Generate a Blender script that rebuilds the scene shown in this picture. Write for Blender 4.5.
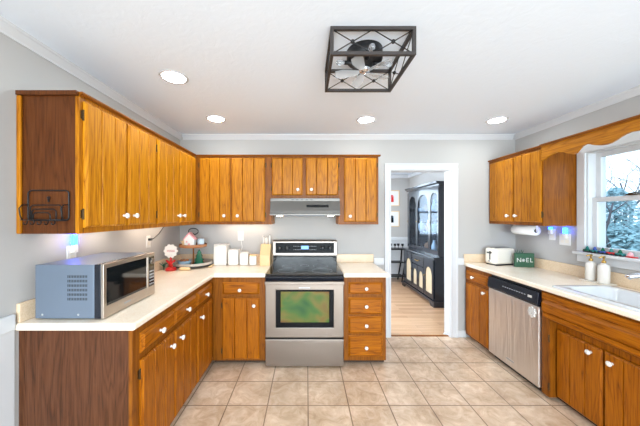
import bpy, bmesh, math, random
from mathutils import Vector, Matrix
random.seed(7)
S = bpy.context.scene
for o in list(bpy.data.objects): bpy.data.objects.remove(o)
C = S.collection
PI = math.pi
# ---------------------------------------------------------------- camera, sky, exposure
F = 264.5
cd_ = bpy.data.cameras.new('camera'); cam = bpy.data.objects.new('camera', cd_); C.objects.link(cam)
cam.location = (0, 0, 1.479); cam.rotation_euler = (PI/2, 0, 0)
cd_.sensor_width = 36; cd_.sensor_fit = 'HORIZONTAL'; cd_.lens = 36*F/640
cd_.shift_x = (320-306.5)/640; cd_.shift_y = -(213-215.5)/640
cd_.clip_start = .05; cd_.clip_end = 300
S.camera = cam
S.view_settings.view_transform = 'Standard'; S.view_settings.look = 'None'
S.view_settings.gamma = 1; S.view_settings.use_curve_mapping = False
S.view_settings.exposure = 1.35
S.cycles.max_bounces = 10; S.cycles.diffuse_bounces = 6; S.cycles.transparent_max_bounces = 16
S.cycles.sample_clamp_indirect = 6; S.cycles.use_denoising = True
W = bpy.data.worlds.new('sky'); S.world = W; W.use_nodes = True
bg = W.node_tree.nodes['Background']; bg.inputs[0].default_value = (.66, .84, 1, 1); bg.inputs[1].default_value = 1.15
LAMP = 36.0          # recessed lamp lens emission
AREA_WATT = 34.0           # base watts of area lamps at the windows, added ones too

def area_lamp(name, loc, rot, sx, sy, watt, col=(.9, .95, 1)):
    l = bpy.data.lights.new(name, 'AREA'); l.shape = 'RECTANGLE'; l.size = sx; l.size_y = sy
    l.energy = watt; l.color = col
    o = bpy.data.objects.new(name, l); o.location = loc; o.rotation_euler = rot; C.objects.link(o)
    return o
area_lamp('rear_fill_lamp', (.5, -2.75, 1.3), (PI/2, 0, 0), 3.2, 2.0, AREA_WATT*3.9, (.90, .98, .98))  # added fill lamp behind the camera, lights the upright faces

area_lamp('dining_window_daylight', (.9, 6.6, 1.6), (-PI/2, 0, 0), 1.6, 1.3, AREA_WATT*.6, (.8, .92, 1))
area_lamp('dining_side_fill_lamp', (-.95, 4.05, 1.6), (PI/2, 0, -PI/2), 1.0, 1.2, AREA_WATT*1.8, (.94, .98, 1))  # added fill lamp to brighten the dining room from the side
# ---------------------------------------------------------------- materials
def lin(c):
    c = c/255
    return c/12.92 if c <= .04045 else ((c+.055)/1.055)**2.4
def rgb(r, g, b): return (lin(r), lin(g), lin(b), 1)
def mat(name, col, rough=.5, metal=0, emit=None, es=1, spec=.5, trans=0, coat=0):
    m = bpy.data.materials.new(name); m.use_nodes = True
    b = m.node_tree.nodes['Principled BSDF']
    b.inputs['Base Color'].default_value = rgb(*col); b.inputs['Roughness'].default_value = rough
    b.inputs['Metallic'].default_value = metal; b.inputs['Specular IOR Level'].default_value = spec
    b.inputs['Transmission Weight'].default_value = trans; b.inputs['Coat Weight'].default_value = coat
    if emit: b.inputs['Emission Color'].default_value = rgb(*emit); b.inputs['Emission Strength'].default_value = es
    return m
def N(m, t, **k):
    n = m.node_tree.nodes.new(t)
    for a, v in k.items(): setattr(n, a, v)
    return n
def L(m, a, b): m.node_tree.links.new(a, b)
def coords(m, scale=(1, 1, 1), loc=(0, 0, 0), rnd=True):
    tc = N(m, 'ShaderNodeTexCoord'); mp = N(m, 'ShaderNodeMapping')
    mp.inputs['Scale'].default_value = scale; mp.inputs['Location'].default_value = loc
    if rnd:
        oi = N(m, 'ShaderNodeObjectInfo'); mu = N(m, 'ShaderNodeMath', operation='MULTIPLY'); mu.inputs[1].default_value = 13.7
        L(m, oi.outputs['Random'], mu.inputs[0]); ad = N(m, 'ShaderNodeVectorMath', operation='ADD')
        L(m, tc.outputs['Object'], ad.inputs[0]); L(m, mu.outputs[0], ad.inputs[1]); L(m, ad.outputs[0], mp.inputs['Vector'])
    else: L(m, tc.outputs['Object'], mp.inputs['Vector'])
    return mp.outputs[0]
def ramp(m, fac, stops):
    r = N(m, 'ShaderNodeValToRGB'); e = r.color_ramp.elements
    while len(e) < len(stops): e.new(.5)
    for i, (p, c) in enumerate(stops): e[i].position = p; e[i].color = rgb(*c)
    L(m, fac, r.inputs[0]); return r.outputs[0]
def noise(m, vec, scale, detail=4, dist=0, rough=.55):
    n = N(m, 'ShaderNodeTexNoise'); n.inputs['Scale'].default_value = scale; n.inputs['Detail'].default_value = detail
    n.inputs['Distortion'].default_value = dist; n.inputs['Roughness'].default_value = rough
    L(m, vec, n.inputs['Vector']); return n.outputs['Fac']
def mix(m, a, b, f, mode='MIX'):
    x = N(m, 'ShaderNodeMix', data_type='RGBA', blend_type=mode)
    if isinstance(f, float): x.inputs[0].default_value = f
    else: L(m, f, x.inputs[0])
    for s, v in ((x.inputs[6], a), (x.inputs[7], b)):
        if isinstance(v, tuple): s.default_value = v
        else: L(m, v, s)
    return x.outputs[2]
def bump(m, h, strength, dist=.002):
    b = N(m, 'ShaderNodeBump'); b.inputs['Strength'].default_value = strength; b.inputs['Distance'].default_value = dist
    L(m, h, b.inputs['Height']); L(m, b.outputs[0], m.node_tree.nodes['Principled BSDF'].inputs['Normal'])
_w = {}
def wood(tone, axis='z', **k):
    key = (tone, axis)
    if key in _w: return _w[key]
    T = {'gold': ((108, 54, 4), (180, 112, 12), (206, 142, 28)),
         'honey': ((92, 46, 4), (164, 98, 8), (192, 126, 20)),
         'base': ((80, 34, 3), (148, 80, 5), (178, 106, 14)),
         'walnut': ((52, 25, 6), (82, 41, 14), (98, 55, 24)),
         'brown': ((42, 22, 10), (78, 44, 24), (100, 62, 40)),
         'rail': ((82, 40, 5), (122, 66, 9), (144, 86, 18))}[tone]
    m = mat('oak_'+tone+'_'+axis, T[1], .38, spec=.22)
    fine = {'z': (130, 130, 5), 'y': (130, 5, 130), 'x': (5, 130, 130)}[axis]
    big = {'z': (12, 12, 1.1), 'y': (12, 1.1, 12), 'x': (1.1, 12, 12)}[axis]
    f = noise(m, coords(m, fine), 1, 5, .8, .6)
    n = noise(m, coords(m, big), .8, 2, .3)
    mu = N(m, 'ShaderNodeMath', operation='MULTIPLY'); mu.inputs[1].default_value = 22; L(m, n, mu.inputs[0])
    pp = N(m, 'ShaderNodeMath', operation='PINGPONG'); pp.inputs[1].default_value = 1; L(m, mu.outputs[0], pp.inputs[0])
    a = ramp(m, pp.outputs[0], [(0, T[0]), (.22, T[1]), (1, T[2])])
    b = ramp(m, f, [(.32, T[0]), (.47, T[1]), (.7, T[2])])
    c = mix(m, a, b, .6)
    L(m, c, m.node_tree.nodes['Principled BSDF'].inputs['Base Color'])
    bump(m, f, .12, .001)
    _w[key] = m; return m

M = {}
M['wall'] = mat('wall_paint', (176, 174, 172), .75)
M['ceil'] = mat('ceiling_paint', (226, 235, 246), .85)
v = coords(M['ceil'], rnd=False); bump(M['ceil'], noise(M['ceil'], v, 14, 5, 1.5), .18, .01)
v = coords(M['wall'], rnd=False); bump(M['wall'], noise(M['wall'], v, 60, 3), .05, .002)
M['trim'] = mat('white_trim_paint', (204, 206, 209), .38)
M['white'] = mat('white_plastic', (222, 221, 218), .35)
M['ceramic'] = mat('white_ceramic', (226, 222, 216), .15, coat=.3)
M['cream'] = mat('cream_plastic', (228, 222, 210), .3)
M['black'] = mat('black_gloss', (14, 14, 16), .1)
M['panel'] = mat('matte_black_panel', (12, 13, 16), .4, spec=.12)
M['cage'] = mat('dark_bronze_metal', (58, 52, 50), .5, .2)
M['blackm'] = mat('black_satin_metal', (30, 30, 32), .42, .3)
M['dark'] = mat('dark_plastic', (30, 32, 36), .35)
M['toe'] = mat('dark_toe_kick', (52, 36, 26), .6)
M['navy'] = mat('navy_black_plastic', (22, 26, 36), .25)
M['brass'] = mat('aged_brass', (84, 64, 40), .4, .8)
M['gold_m'] = mat('polished_brass', (214, 176, 100), .25, 1)
M['chrome'] = mat('chrome', (220, 222, 226), .1, 1)
M['red'] = mat('red_gloss', (196, 26, 26), .3)
M['green'] = mat('green_ceramic', (28, 98, 74), .2, coat=.4)
M['signgreen'] = mat('sign_green_paint', (48, 92, 68), .6)
M['teal'] = mat('teal_paint', (34, 120, 118), .4)
M['blue'] = mat('blue_paint', (44, 70, 150), .4)
M['pink'] = mat('pink_paint', (226, 160, 164), .5)
M['bluegrey'] = mat('blue_grey_stoneware', (136, 160, 176), .3)
M['tan'] = mat('woven_tan_cloth', (198, 180, 150), .9)
M['bamboo'] = mat('bamboo', (222, 190, 140), .45)
M['ginger'] = mat('gingerbread_brown', (158, 104, 66), .7)
M['silverpaint'] = mat('silver_painted_steel', (108, 120, 136), .45, .3)
M['hutch'] = mat('dark_blue_lacquer', (20, 28, 40), .22, coat=.3)
M['paper'] = mat('white_paper', (226, 226, 224), .9)
M['sinkw'] = mat('white_enamel', (212, 214, 217), .12, coat=.3)
M['lamp'] = mat('lamp_lens', (255, 255, 255), .5, emit=(240, 250, 250), es=LAMP)
M['hoodlamp'] = mat('hood_lamp_lens', (255, 255, 255), .5, emit=(255, 226, 180), es=10)
M['blueled'] = mat('blue_night_light_lens', (40, 90, 255), .4, emit=(26, 80, 255), es=10)
M['display'] = mat('lit_display', (20, 30, 50), .3, emit=(90, 150, 230), es=.8)
M['mark'] = mat('printed_grey_marks', (170, 172, 176), .5)
M['darkglass'] = mat('smoked_glass', (16, 20, 22), .06, spec=.8)
M['bulb'] = mat('frosted_bulb_glass', (226, 232, 238), .08, trans=.85)
M['acrylic'] = mat('clear_grey_acrylic', (205, 212, 218), .08, trans=.75)
M['lawn'] = mat('winter_lawn', (112, 128, 92), .95)
M['bark'] = mat('grey_bark', (84, 84, 90), .95)
M['hedge'] = mat('evergreen_needles', (150, 184, 190), .9)
def speckle(name, a, b, c, sc=140, rough=.25):
    m = mat(name, b, rough, coat=.15); v = coords(m, rnd=False)
    n1 = noise(m, v, sc, 4); n2 = noise(m, v, 7, 4)
    cc = ramp(m, n1, [(.32, a), (.5, b), (.7, c)]); c2 = ramp(m, n2, [(.3, a), (.7, c)])
    L(m, mix(m, cc, c2, .35), m.node_tree.nodes['Principled BSDF'].inputs['Base Color']); return m
M['counter'] = speckle('beige_laminate', (242, 222, 198), (250, 236, 216), (255, 246, 232))
M['splash'] = speckle('tan_laminate', (204, 178, 148), (218, 194, 164), (228, 208, 182))
def steel(name, col=(140, 130, 122), rough=.3, wav=0, sc=(2, 2, 160)):
    m = mat(name, col, rough, 1); v = coords(m, sc); n = noise(m, v, 1, 3)
    if wav:
        n2 = noise(m, coords(m, (9, 9, 1.3)), 1, 1, 1.5); bump(m, n2, wav, .02)
    else: bump(m, n, .04, .0008)
    return m
M['steel'] = steel('brushed_steel')
M['steellight'] = steel('light_brushed_steel', (196, 184, 172), .34)
M['hoodsteel'] = steel('satin_hood_steel', (104, 100, 96), .42)
M['steelwave'] = steel('rippled_brushed_steel', (218, 212, 208), .36, .35)
# oven glass with a green-yellow reflection painted into its colour
m = M['ovenglass'] = mat('oven_glass_painted_reflection', (90, 130, 60), .2, spec=.3); v = coords(m, (1.3, 1, 1.7), rnd=False)
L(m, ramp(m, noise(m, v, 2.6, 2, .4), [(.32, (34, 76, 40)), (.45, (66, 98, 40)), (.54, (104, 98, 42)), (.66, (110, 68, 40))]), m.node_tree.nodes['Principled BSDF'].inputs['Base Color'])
# floor tile
m = M['tile'] = mat('beige_floor_tile', (205, 182, 158), .3); v = coords(m, rnd=False, loc=(-.012, -2.357+.298*20, 0))
br = N(m, 'ShaderNodeTexBrick'); br.offset = 0; br.squash = 1
for k_, x_ in (('Scale', 1), ('Mortar Size', .0045), ('Mortar Smooth', .1), ('Bias', 0), ('Brick Width', .3155), ('Row Height', .298)): br.inputs[k_].default_value = x_
br.inputs['Color1'].default_value = rgb(212, 190, 166); br.inputs['Color2'].default_value = rgb(230, 212, 190); br.inputs['Mortar'].default_value = rgb(158, 138, 118)
L(m, v, br.inputs['Vector']); n1 = noise(m, v, 9, 8, 1.2, .7); n2 = noise(m, v, 3.0, 3)
c1 = ramp(m, n1, [(.34, (186, 152, 122)), (.5, (220, 194, 168)), (.66, (242, 226, 210))])
inv = mix(m, br.outputs['Color'], c1, .62)
c2 = mix(m, inv, rgb(146, 122, 100), br.outputs['Fac'])
c3 = ramp(m, n2, [(.35, (224, 214, 204)), (.65, (255, 250, 246))])
L(m, mix(m, c2, c3, 1.0, 'MULTIPLY'), m.node_tree.nodes['Principled BSDF'].inputs['Base Color'])
iv = N(m, 'ShaderNodeMath', operation='SUBTRACT'); iv.inputs[0].default_value = 1; L(m, br.outputs['Fac'], iv.inputs[1]); bump(m, iv.outputs[0], .3, .003)
# oak floor
m = M['oakfloor'] = mat('oak_floorboards', (190, 150, 118), .28); v = coords(m, rnd=False)
br = N(m, 'ShaderNodeTexBrick'); br.offset = .37; br.squash = 1
for k_, x_ in (('Scale', 1), ('Mortar Size', .0012), ('Bias', 0), ('Brick Width', .9), ('Row Height', .083)): br.inputs[k_].default_value = x_
br.inputs['Color1'].default_value = rgb(168, 122, 88); br.inputs['Color2'].default_value = rgb(212, 174, 138); br.inputs['Mortar'].default_value = rgb(120, 84, 58)
L(m, v, br.inputs['Vector']); n1 = noise(m, coords(m, (2, 40, 1), rnd=False), 1, 5)
L(m, mix(m, br.outputs['Color'], ramp(m, n1, [(.3, (160, 116, 84)), (.7, (216, 182, 148))]), .4), m.node_tree.nodes['Principled BSDF'].inputs['Base Color'])
# window pane: thin clear sheet
def pane_mat(name, fac, tint=(250, 252, 255)):
    m = bpy.data.materials.new(name); m.use_nodes = True; nt = m.node_tree; nt.nodes.clear()
    o = nt.nodes.new('ShaderNodeOutputMaterial'); t = nt.nodes.new('ShaderNodeBsdfTransparent'); g = nt.nodes.new('ShaderNodeBsdfGlossy')
    t.inputs[0].default_value = rgb(*tint); g.inputs['Roughness'].default_value = .02; x = nt.nodes.new('ShaderNodeMixShader'); x.inputs[0].default_value = fac
    nt.links.new(t.outputs[0], x.inputs[1]); nt.links.new(g.outputs[0], x.inputs[2]); nt.links.new(x.outputs[0], o.inputs[0]); return m
M['pane'] = pane_mat('window_glass', .025); M['hutchpane'] = pane_mat('cabinet_glass', .06, (225, 238, 250))
M['blade'] = mat('clear_fan_acrylic', (214, 222, 230), .1); M['blade'].node_tree.nodes['Principled BSDF'].inputs['Alpha'].default_value = .36

# ---------------------------------------------------------------- mesh helpers
ORI = {}
def B(): return bmesh.new()
def box(bm, x0, x1, y0, y1, z0, z1):
    x0, x1 = sorted((x0, x1)); y0, y1 = sorted((y0, y1)); z0, z1 = sorted((z0, z1))
    v = [bm.verts.new((x, y, z)) for x in (x0, x1) for y in (y0, y1) for z in (z0, z1)]
    for f in ((0, 1, 3, 2), (4, 6, 7, 5), (0, 4, 5, 1), (2, 3, 7, 6), (0, 2, 6, 4), (1, 5, 7, 3)): bm.faces.new([v[i] for i in f])
    return bm
def tube(bm, pts, r, seg=8, closed=False):
    pts = [Vector(p) for p in pts]; n = len(pts); rs = r if isinstance(r, (list, tuple)) else [r]*n; rings = []
    prev = None
    for i, p in enumerate(pts):
        if closed: d = pts[(i+1) % n]-pts[i-1]
        else: d = pts[min(i+1, n-1)]-pts[max(i-1, 0)]
        d.normalize()
        if prev is None: u = d.orthogonal().normalized()
        else: u = (prev-d*prev.dot(d)).normalized()
        prev = u; w = d.cross(u)
        rings.append([bm.verts.new(p+(u*math.cos(2*PI*k/seg)+w*math.sin(2*PI*k/seg))*rs[i]) for k in range(seg)])
    for i in range(n if closed else n-1):
        a, b = rings[i], rings[(i+1) % n]
        for k in range(seg):
            f = bm.faces.new((a[k], a[(k+1) % seg], b[(k+1) % seg], b[k])); f.smooth = True
    if not closed: bm.faces.new(rings[0][::-1]); bm.faces.new(rings[-1])
    return bm
def lathe(bm, prof, o=(0, 0, 0), ax='z', seg=24, squash=1):
    """prof: (radius, height) along axis"""
    o = Vector(o); A = {'z': (Vector((1, 0, 0)), Vector((0, 1, 0)), Vector((0, 0, 1))), 'x': (Vector((0, 1, 0)), Vector((0, 0, 1)), Vector((1, 0, 0))),
                        'y': (Vector((1, 0, 0)), Vector((0, 0, 1)), Vector((0, 1, 0)))}
    s = 1
    if ax.startswith('-'): s = -1; ax = ax[1:]
    u, w, d = A[ax]; rings = []
    for r, h in prof:
        if r < 1e-6: rings.append([bm.verts.new(o+d*h*s)])
        else: rings.append([bm.verts.new(o+d*h*s+u*r*math.cos(2*PI*k/seg)+w*r*squash*math.sin(2*PI*k/seg)) for k in range(seg)])
    for a, b in zip(rings, rings[1:]):
        for k in range(seg):
            k2 = (k+1) % seg
            q = [a[k % len(a)], a[k2 % len(a)], b[k2 % len(b)], b[k % len(b)]]
            q = list(dict.fromkeys(q))
            if len(q) > 2: bm.faces.new(q).smooth = True
    if len(rings[0]) > 1: bm.faces.new(rings[0])
    if len(rings[-1]) > 1: bm.faces.new(rings[-1])
    return bm
def prism(bm, pts, f0, f1):
    """polygon pts mapped by f0 / f1 (functions of (p,q)) to the two caps"""
    a = [bm.verts.new(f0(*p)) for p in pts]; b = [bm.verts.new(f1(*p)) for p in pts]; n = len(pts)
    bm.faces.new(a); bm.faces.new(b[::-1])
    for i in range(n): bm.faces.new((a[i], a[(i+1) % n], b[(i+1) % n], b[i]))
    return bm
def slab(bm, us, vs, holes, mp, t0, t1):
    """grid plate with missing cells; mp(u,v,t)->xyz"""
    g = {}
    def V(i, j, t):
        if (i, j, t) not in g: g[(i, j, t)] = bm.verts.new(mp(us[i], vs[j], t))
        return g[(i, j, t)]
    cells = {(i, j) for i in range(len(us)-1) for j in range(len(vs)-1)}-set(holes)
    for i, j in cells:
        for t in (t0, t1): bm.faces.new((V(i, j, t), V(i+1, j, t), V(i+1, j+1, t), V(i, j+1, t)))
        for (di, dj), (p, q) in (((-1, 0), ((i, j), (i, j+1))), ((1, 0), ((i+1, j), (i+1, j+1))), ((0, -1), ((i, j), (i+1, j))), ((0, 1), ((i, j+1), (i+1, j+1)))):
            if (i+di, j+dj) not in cells: bm.faces.new((V(*p, t0), V(*q, t0), V(*q, t1), V(*p, t1)))
    return bm
def field(bm, A, Z, d, mp, back=0):
    """height-field plate: front depth d(a,z), flat back"""
    fr = [[bm.verts.new(mp(a, d(a, z), z)) for z in Z] for a in A]; bk = [[bm.verts.new(mp(a, back, z)) for z in Z] for a in A]
    na, nz = len(A), len(Z)
    for i in range(na-1):
        for j in range(nz-1):
            bm.faces.new((fr[i][j], fr[i+1][j], fr[i+1][j+1], fr[i][j+1])); bm.faces.new((bk[i][j], bk[i][j+1], bk[i+1][j+1], bk[i+1][j]))
    for i in range(na-1):
        for j in (0, nz-1): bm.faces.new((fr[i][j], fr[i+1][j], bk[i+1][j], bk[i][j]))
    for j in range(nz-1):
        for i in (0, na-1): bm.faces.new((fr[i][j], fr[i][j+1], bk[i][j+1], bk[i][j]))
    return bm
def obj(name, bm, m, parent=None, bevel=0, seg=2, local=False, label=None):
    if not local and parent is not None:
        o3 = ORI.get(parent.name, (0, 0, 0)); bmesh.ops.translate(bm, verts=bm.verts, vec=-Vector(o3))
    bmesh.ops.recalc_face_normals(bm, faces=bm.faces)
    me = bpy.data.meshes.new(name); bm.to_mesh(me); bm.free(); me.materials.append(m)
    o = bpy.data.objects.new(name, me); C.objects.link(o)
    if parent is not None:
        o.parent = parent; ORI[o.name] = ORI.get(parent.name, (0, 0, 0))
    if bevel:
        b = o.modifiers.new('bevel', 'BEVEL'); b.width = bevel; b.segments = seg; b.limit_method = 'ANGLE'; b.angle_limit = math.radians(40)
    if label: o['label'] = label
    return o
def thing(name, label, cat, loc=(0, 0, 0), rz=0, group=None):
    o = bpy.data.objects.new(name, None); C.objects.link(o); o.location = loc; o.rotation_euler = (0, 0, rz)
    o.empty_display_size = .1; o['label'] = label; o['category'] = cat
    if group: o['group'] = group
    ORI[o.name] = tuple(loc); return o
def single(name, bm, m, label, cat, loc=(0, 0, 0), group=None, bevel=0, seg=2):
    """a thing that is one mesh, world-coordinate geometry moved to its own origin"""
    bmesh.ops.translate(bm, verts=bm.verts, vec=-Vector(loc))
    o = obj(name, bm, m, None, bevel, seg); o.location = loc; o['label'] = label; o['category'] = cat
    if group: o['group'] = group
    return o
def struct(name, bm, m, parent=None, bevel=0):
    o = obj(name, bm, m, parent, bevel)
    if parent is None: o['kind'] = 'structure'
    return o
def copy_tree(o, parent=None):
    c = o.copy(); C.objects.link(c); c.parent = parent
    if 'category' not in c and 'kind' in c: del c['kind']
    for ch in [x for x in KIDS.get(o.name, [])] or list(o.children): copy_tree(ch, c)
    return c
KIDS = {}
def text_mesh(s, size, depth):
    cu = bpy.data.curves.new('lettering', 'FONT'); cu.body = s; cu.size = size; cu.extrude = depth; cu.align_x = 'CENTER'; cu.align_y = 'CENTER'
    t = bpy.data.objects.new('lettering', cu); C.objects.link(t); bpy.context.view_layer.update()
    me = bpy.data.meshes.new_from_object(t.evaluated_get(bpy.context.evaluated_depsgraph_get())); bpy.data.objects.remove(t)
    bm = B(); bm.from_mesh(me); return bm

# ---------------------------------------------------------------- room shell
XL, XR, YF, YR, H = -1.54, 2.544, 3.22, -2.5, 2.46
struct('floor', box(B(), XL-.12, XR+.16, YR-.12, 3.25, -.1, 0), M['tile'])
struct('floor_dining', box(B(), -.75, 2.6, 3.251, 6.45, -.1, 0), M['oakfloor'])
struct('trim_1', box(B(), 1.016, 1.754, 3.235, 3.262, 0, .006), wood('rail', 'x'))
struct('ceiling', box(B(), XL-.12, XR+.16, YR-.12, YF+.12, H, H+.1), M['ceil'])
struct('ceiling_dining', box(B(), -.75, 2.6, YF+.121, 6.45, H-.02, H+.1), M['ceil'])
struct('wall_left', box(B(), XL-.12, XL, YR-.12, YF, 0, H), M['wall'])
struct('wall_far', slab(B(), [XL-.12, 1.015, 1.755, XR+.16], [0, 2.036, H], [(1, 0)], lambda u, v, t: (u, t, v), YF, YF+.12), M['wall'])
struct('wall_right', slab(B(), [YR-.12, 1.08, 1.70, 1.78, 2.40, YF], [0, 1.125, 2.05, H], [(1, 1), (3, 1)], lambda u, v, t: (t, u, v), XR, XR+.16), M['wall'])
struct('wall_rear', slab(B(), [XL, -1.1, 2.1, XR], [0, .3, 2.25, H], [(1, 1)], lambda u, v, t: (u, t, v), YR-.12, YR), M['wall'])
struct('wall_dining_far', slab(B(), [-.75, .2, 1.6, 2.6], [0, .98, 2.15, H-.02], [(1, 1)], lambda u, v, t: (u, t, v), 6.3, 6.45), M['wall'])
struct('wall_dining_right', box(B(), 2.45, 2.6, YF+.12, 6.3, 0, H-.02), M['wall'])
struct('wall_dining_left', slab(B(), [YF+.12, 3.55, 4.55, 6.3], [0, .98, 2.15, H-.02], [(1, 1)], lambda u, v, t: (t, u, v), -.75, -.6), M['wall'])
# crown moulding
CP = [(0, 0), (.008, 0), (.011, .010), (.022, .026), (.032, .042), (.038, .046), (.040, .060), (0, .060)]
def crown(name, a0, a1, ff):
    struct(name, prism(B(), CP, lambda p, q: ff(a0, p, H-.060+q), lambda p, q: ff(a1, p, H-.060+q)), M['trim'])
crown('trim_2', YR, YF, lambda a, p, z: (XL+p, a, z)); crown('trim_3', YR, YF, lambda a, p, z: (XR-p, a, z))
crown('trim_4', XL+.041, XR-.041, lambda a, p, z: (a, YF-p, z))
struct('trim_5', box(B(), -.6, 2.45, 6.25, 6.3, 2.36, H-.02), M['trim'], bevel=.01)
struct('trim_6', box(B(), 2.40, 2.45, 3.34, 6.25, 2.36, H-.02), M['trim'], bevel=.01)
# chair rails and baseboards
def rail(name, x0, x1, y0, y1): 
    b = B(); box(b, x0, x1, y0, y1, .88, .965); struct(name, b, M['trim'], bevel=.008)
rail('trim_7', XL, XL+.022, YR, 1.385)
b = B(); box(b, XL, XL+.006, YR, 1.39, 0, .88); struct('trim_8', b, M['trim'])
rail('trim_9', 1.83, 1.908, YF-.022, YF); rail('trim_10', .816, .944, YF-.02, YF)
rail('trim_11', -.6, 2.45, 6.275, 6.3)
b = B(); box(b, -.6, 2.45, 6.292, 6.3, .1, .88); struct('trim_12', b, M['trim'])
struct('baseboard_far', box(B(), 1.83, 1.932, YF-.016, YF, 0, .085), M['trim'], bevel=.004)
struct('baseboard_dining', box(B(), -.6, 2.44, 6.28, 6.3, 0, .1), M['trim'], bevel=.004)
struct('baseboard_left', box(B(), XL, XL+.02, YR, 1.39, 0, .1), M['trim'], bevel=.004)
# doorway casing, jamb
d1 = struct('door_1', slab(B(), [1.015, 1.029, 1.741, 1.755], [0, 2.022, 2.036], [(1, 0)], lambda u, v, t: (u, t, v), YF-.002, YF+.122), M['trim'])
for nm, u0, u1 in (('left', .948, 1.02), ('right', 1.75, 1.835)):
    b = B(); field(b, [u0, u0+.012, u0+.02, u1-.02, u1-.01, u1], [0, 2.045], lambda a, z, u0=u0, u1=u1: .022 if (a < u0+.015 or a > u1-.015) else .016, lambda a, d, z: (a, YF-d, z)); obj('door_casing', b, M['trim'], d1)
b = B(); field(b, [.948, 1.835], [2.030, 2.04, 2.05, 2.085, 2.095, 2.11], lambda a, z: .024 if (z < 2.045 or z > 2.09) else .017, lambda a, d, z: (a, YF-d, z)); obj('door_casing', b, M['trim'], d1)
b = B(); box(b, 1.72, 1.741, 3.262, 3.30, 0, .028); box(b, 1.70, 1.72, 3.272, 3.29, .008, .02); obj('door_stop', b, M['trim'], d1, .003)
# windows
for wn, (a0, a1) in enumerate(((1.78, 2.40), (1.08, 1.70)), 1):
    b = B(); slab(b, [a0, a0+.012, a1-.012, a1], [1.125, 1.15, 2.038, 2.05], [(1, 1)], lambda u, v, t: (t, u, v), XR, XR+.16); w = struct('window_%d' % wn, b, M['trim'])
    for k, (z0, z1, x0, zb) in enumerate(((1.15, 1.64, 2.578, .05), (1.60, 2.038, 2.612, .04))):
        s = obj('sash', slab(B(), [a0+.012, a0+.053, a1-.053, a1-.012], [z0, z0+zb, z1-.04, z1], [(1, 1)], lambda u, v, t: (t, u, v), x0, x0+.032), M['trim'], w, .003)
        obj('pane', box(B(), x0+.014, x0+.018, a0+.05, a1-.05, z0+zb-.003, z1-.037), M['pane'], s)
    lk = B(); box(lk, 2.556, 2.60, (a0+a1)/2-.03, (a0+a1)/2+.03, 1.64, 1.652); tube(lk, [(2.57, (a0+a1)/2+.02, 1.655), (2.562, (a0+a1)/2-.035, 1.66)], .005); obj('sash_lock', lk, M['brass'], w)
cw = struct('trim_13', slab(B(), [1.005, 1.08, 1.70, 1.78, 2.40, 2.474], [1.15, 2.05, 2.13], [(1, 0), (3, 0)], lambda u, v, t: (t, u, v), XR-.02, XR), M['trim'], bevel=.004)
struct('trim_14', box(B(), 2.488, XR+.03, .985, 2.482, 1.124, 1.15), M['trim'], bevel=.006)
struct('trim_15', box(B(), XR-.018, XR, 1.005, 2.474, 1.055, 1.1235), M['trim'], bevel=.004)
b = slab(B(), [-1.1, -1.04, -.01, .05, 1.05, 1.11, 2.04, 2.1], [.3, .36, 2.19, 2.25], [(1, 1), (3, 1), (5, 1)], lambda u, v, t: (u, t, v), YR-.09, YR-.03); w = struct('window_3', b, M['trim'])  # added window out of view, opening for the rear fill lamp
obj('pane', box(B(), -1.05, 2.05, YR-.062, YR-.058, .35, 2.2), M['pane'], w)
b = slab(B(), [3.55, 3.6, 4.5, 4.55], [.98, 1.03, 1.54, 1.58, 2.10, 2.15], [(1, 1), (1, 3)], lambda u, v, t: (t, u, v), -.7, -.65); w = struct('window_5', b, M['trim'])  # added window out of view, lets in the dining side fill
obj('pane', box(B(), -.677, -.673, 3.59, 4.51, 1.02, 2.11), M['pane'], w)
b = slab(B(), [.2, .25, .87, .93, 1.55, 1.6], [.98, 1.03, 1.54, 1.58, 2.10, 2.15], [(1, 1), (3, 1), (1, 3), (3, 3)], lambda u, v, t: (u, t, v), 6.38, 6.43); w = struct('window_4', b, M['trim'])
obj('pane', box(B(), .24, 1.56, 6.403, 6.407, 1.02, 2.11), M['pane'], w)

# ---------------------------------------------------------------- cabinets
XBL, YBF, XBR = -.93, 2.61, 1.934          # base face planes
ml = lambda a, d, z: (XBL+d, a, z)
mb_ = lambda a, d, z: (a, YBF-d, z)
mr = lambda a, d, z: (XBR-d, a, z)
XUL, YUF, XUR = -1.218, 2.898, 2.222
ul = lambda a, d, z: (XUL+d, a, z)
ub = lambda a, d, z: (a, YUF-d, z)
ur = lambda a, d, z: (XUR-d, a, z)
def mbox(bm, mp, a0, a1, d0, d1, z0, z1):
    p = mp(a0, d0, z0); q = mp(a1, d1, z1); return box(bm, p[0], q[0], p[1], q[1], p[2], q[2])
def runaxis(mp): return 'x' if abs(mp(1, 0, 0)[0]-mp(0, 0, 0)[0]) > .5 else 'y'
def outdir(mp):
    p, q = mp(0, 0, 0), mp(0, 1, 0); return ('x' if q[0] > p[0]+.5 else '-x' if q[0] < p[0]-.5 else '-y')
def knob(parent, mp, a, d, z, r=.0175):
    b = B(); lathe(b, [(.009, 0), (.008, .006), (.006, .012), (r*.8, .017), (r, .022), (r, .027), (r*.75, .032), (0, .034)], mp(a, d, z), outdir(mp), 18)
    obj('knob', b, M['ceramic'], parent, label='white ceramic knob')
def hinge(parent, mp, a, z, side):
    b = B(); mbox(b, mp, a-side*.012, a, .0, .004, z-.022, z+.022); lathe(b, [(.0045, -.03), (.0055, -.026), (.0045, -.02), (.0045, .02), (.0055, .026), (0, .031)], mp(a, .006, z), 'z', 8)
    obj('hinge', b, M['brass'], parent, label='aged brass hinge')
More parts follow.
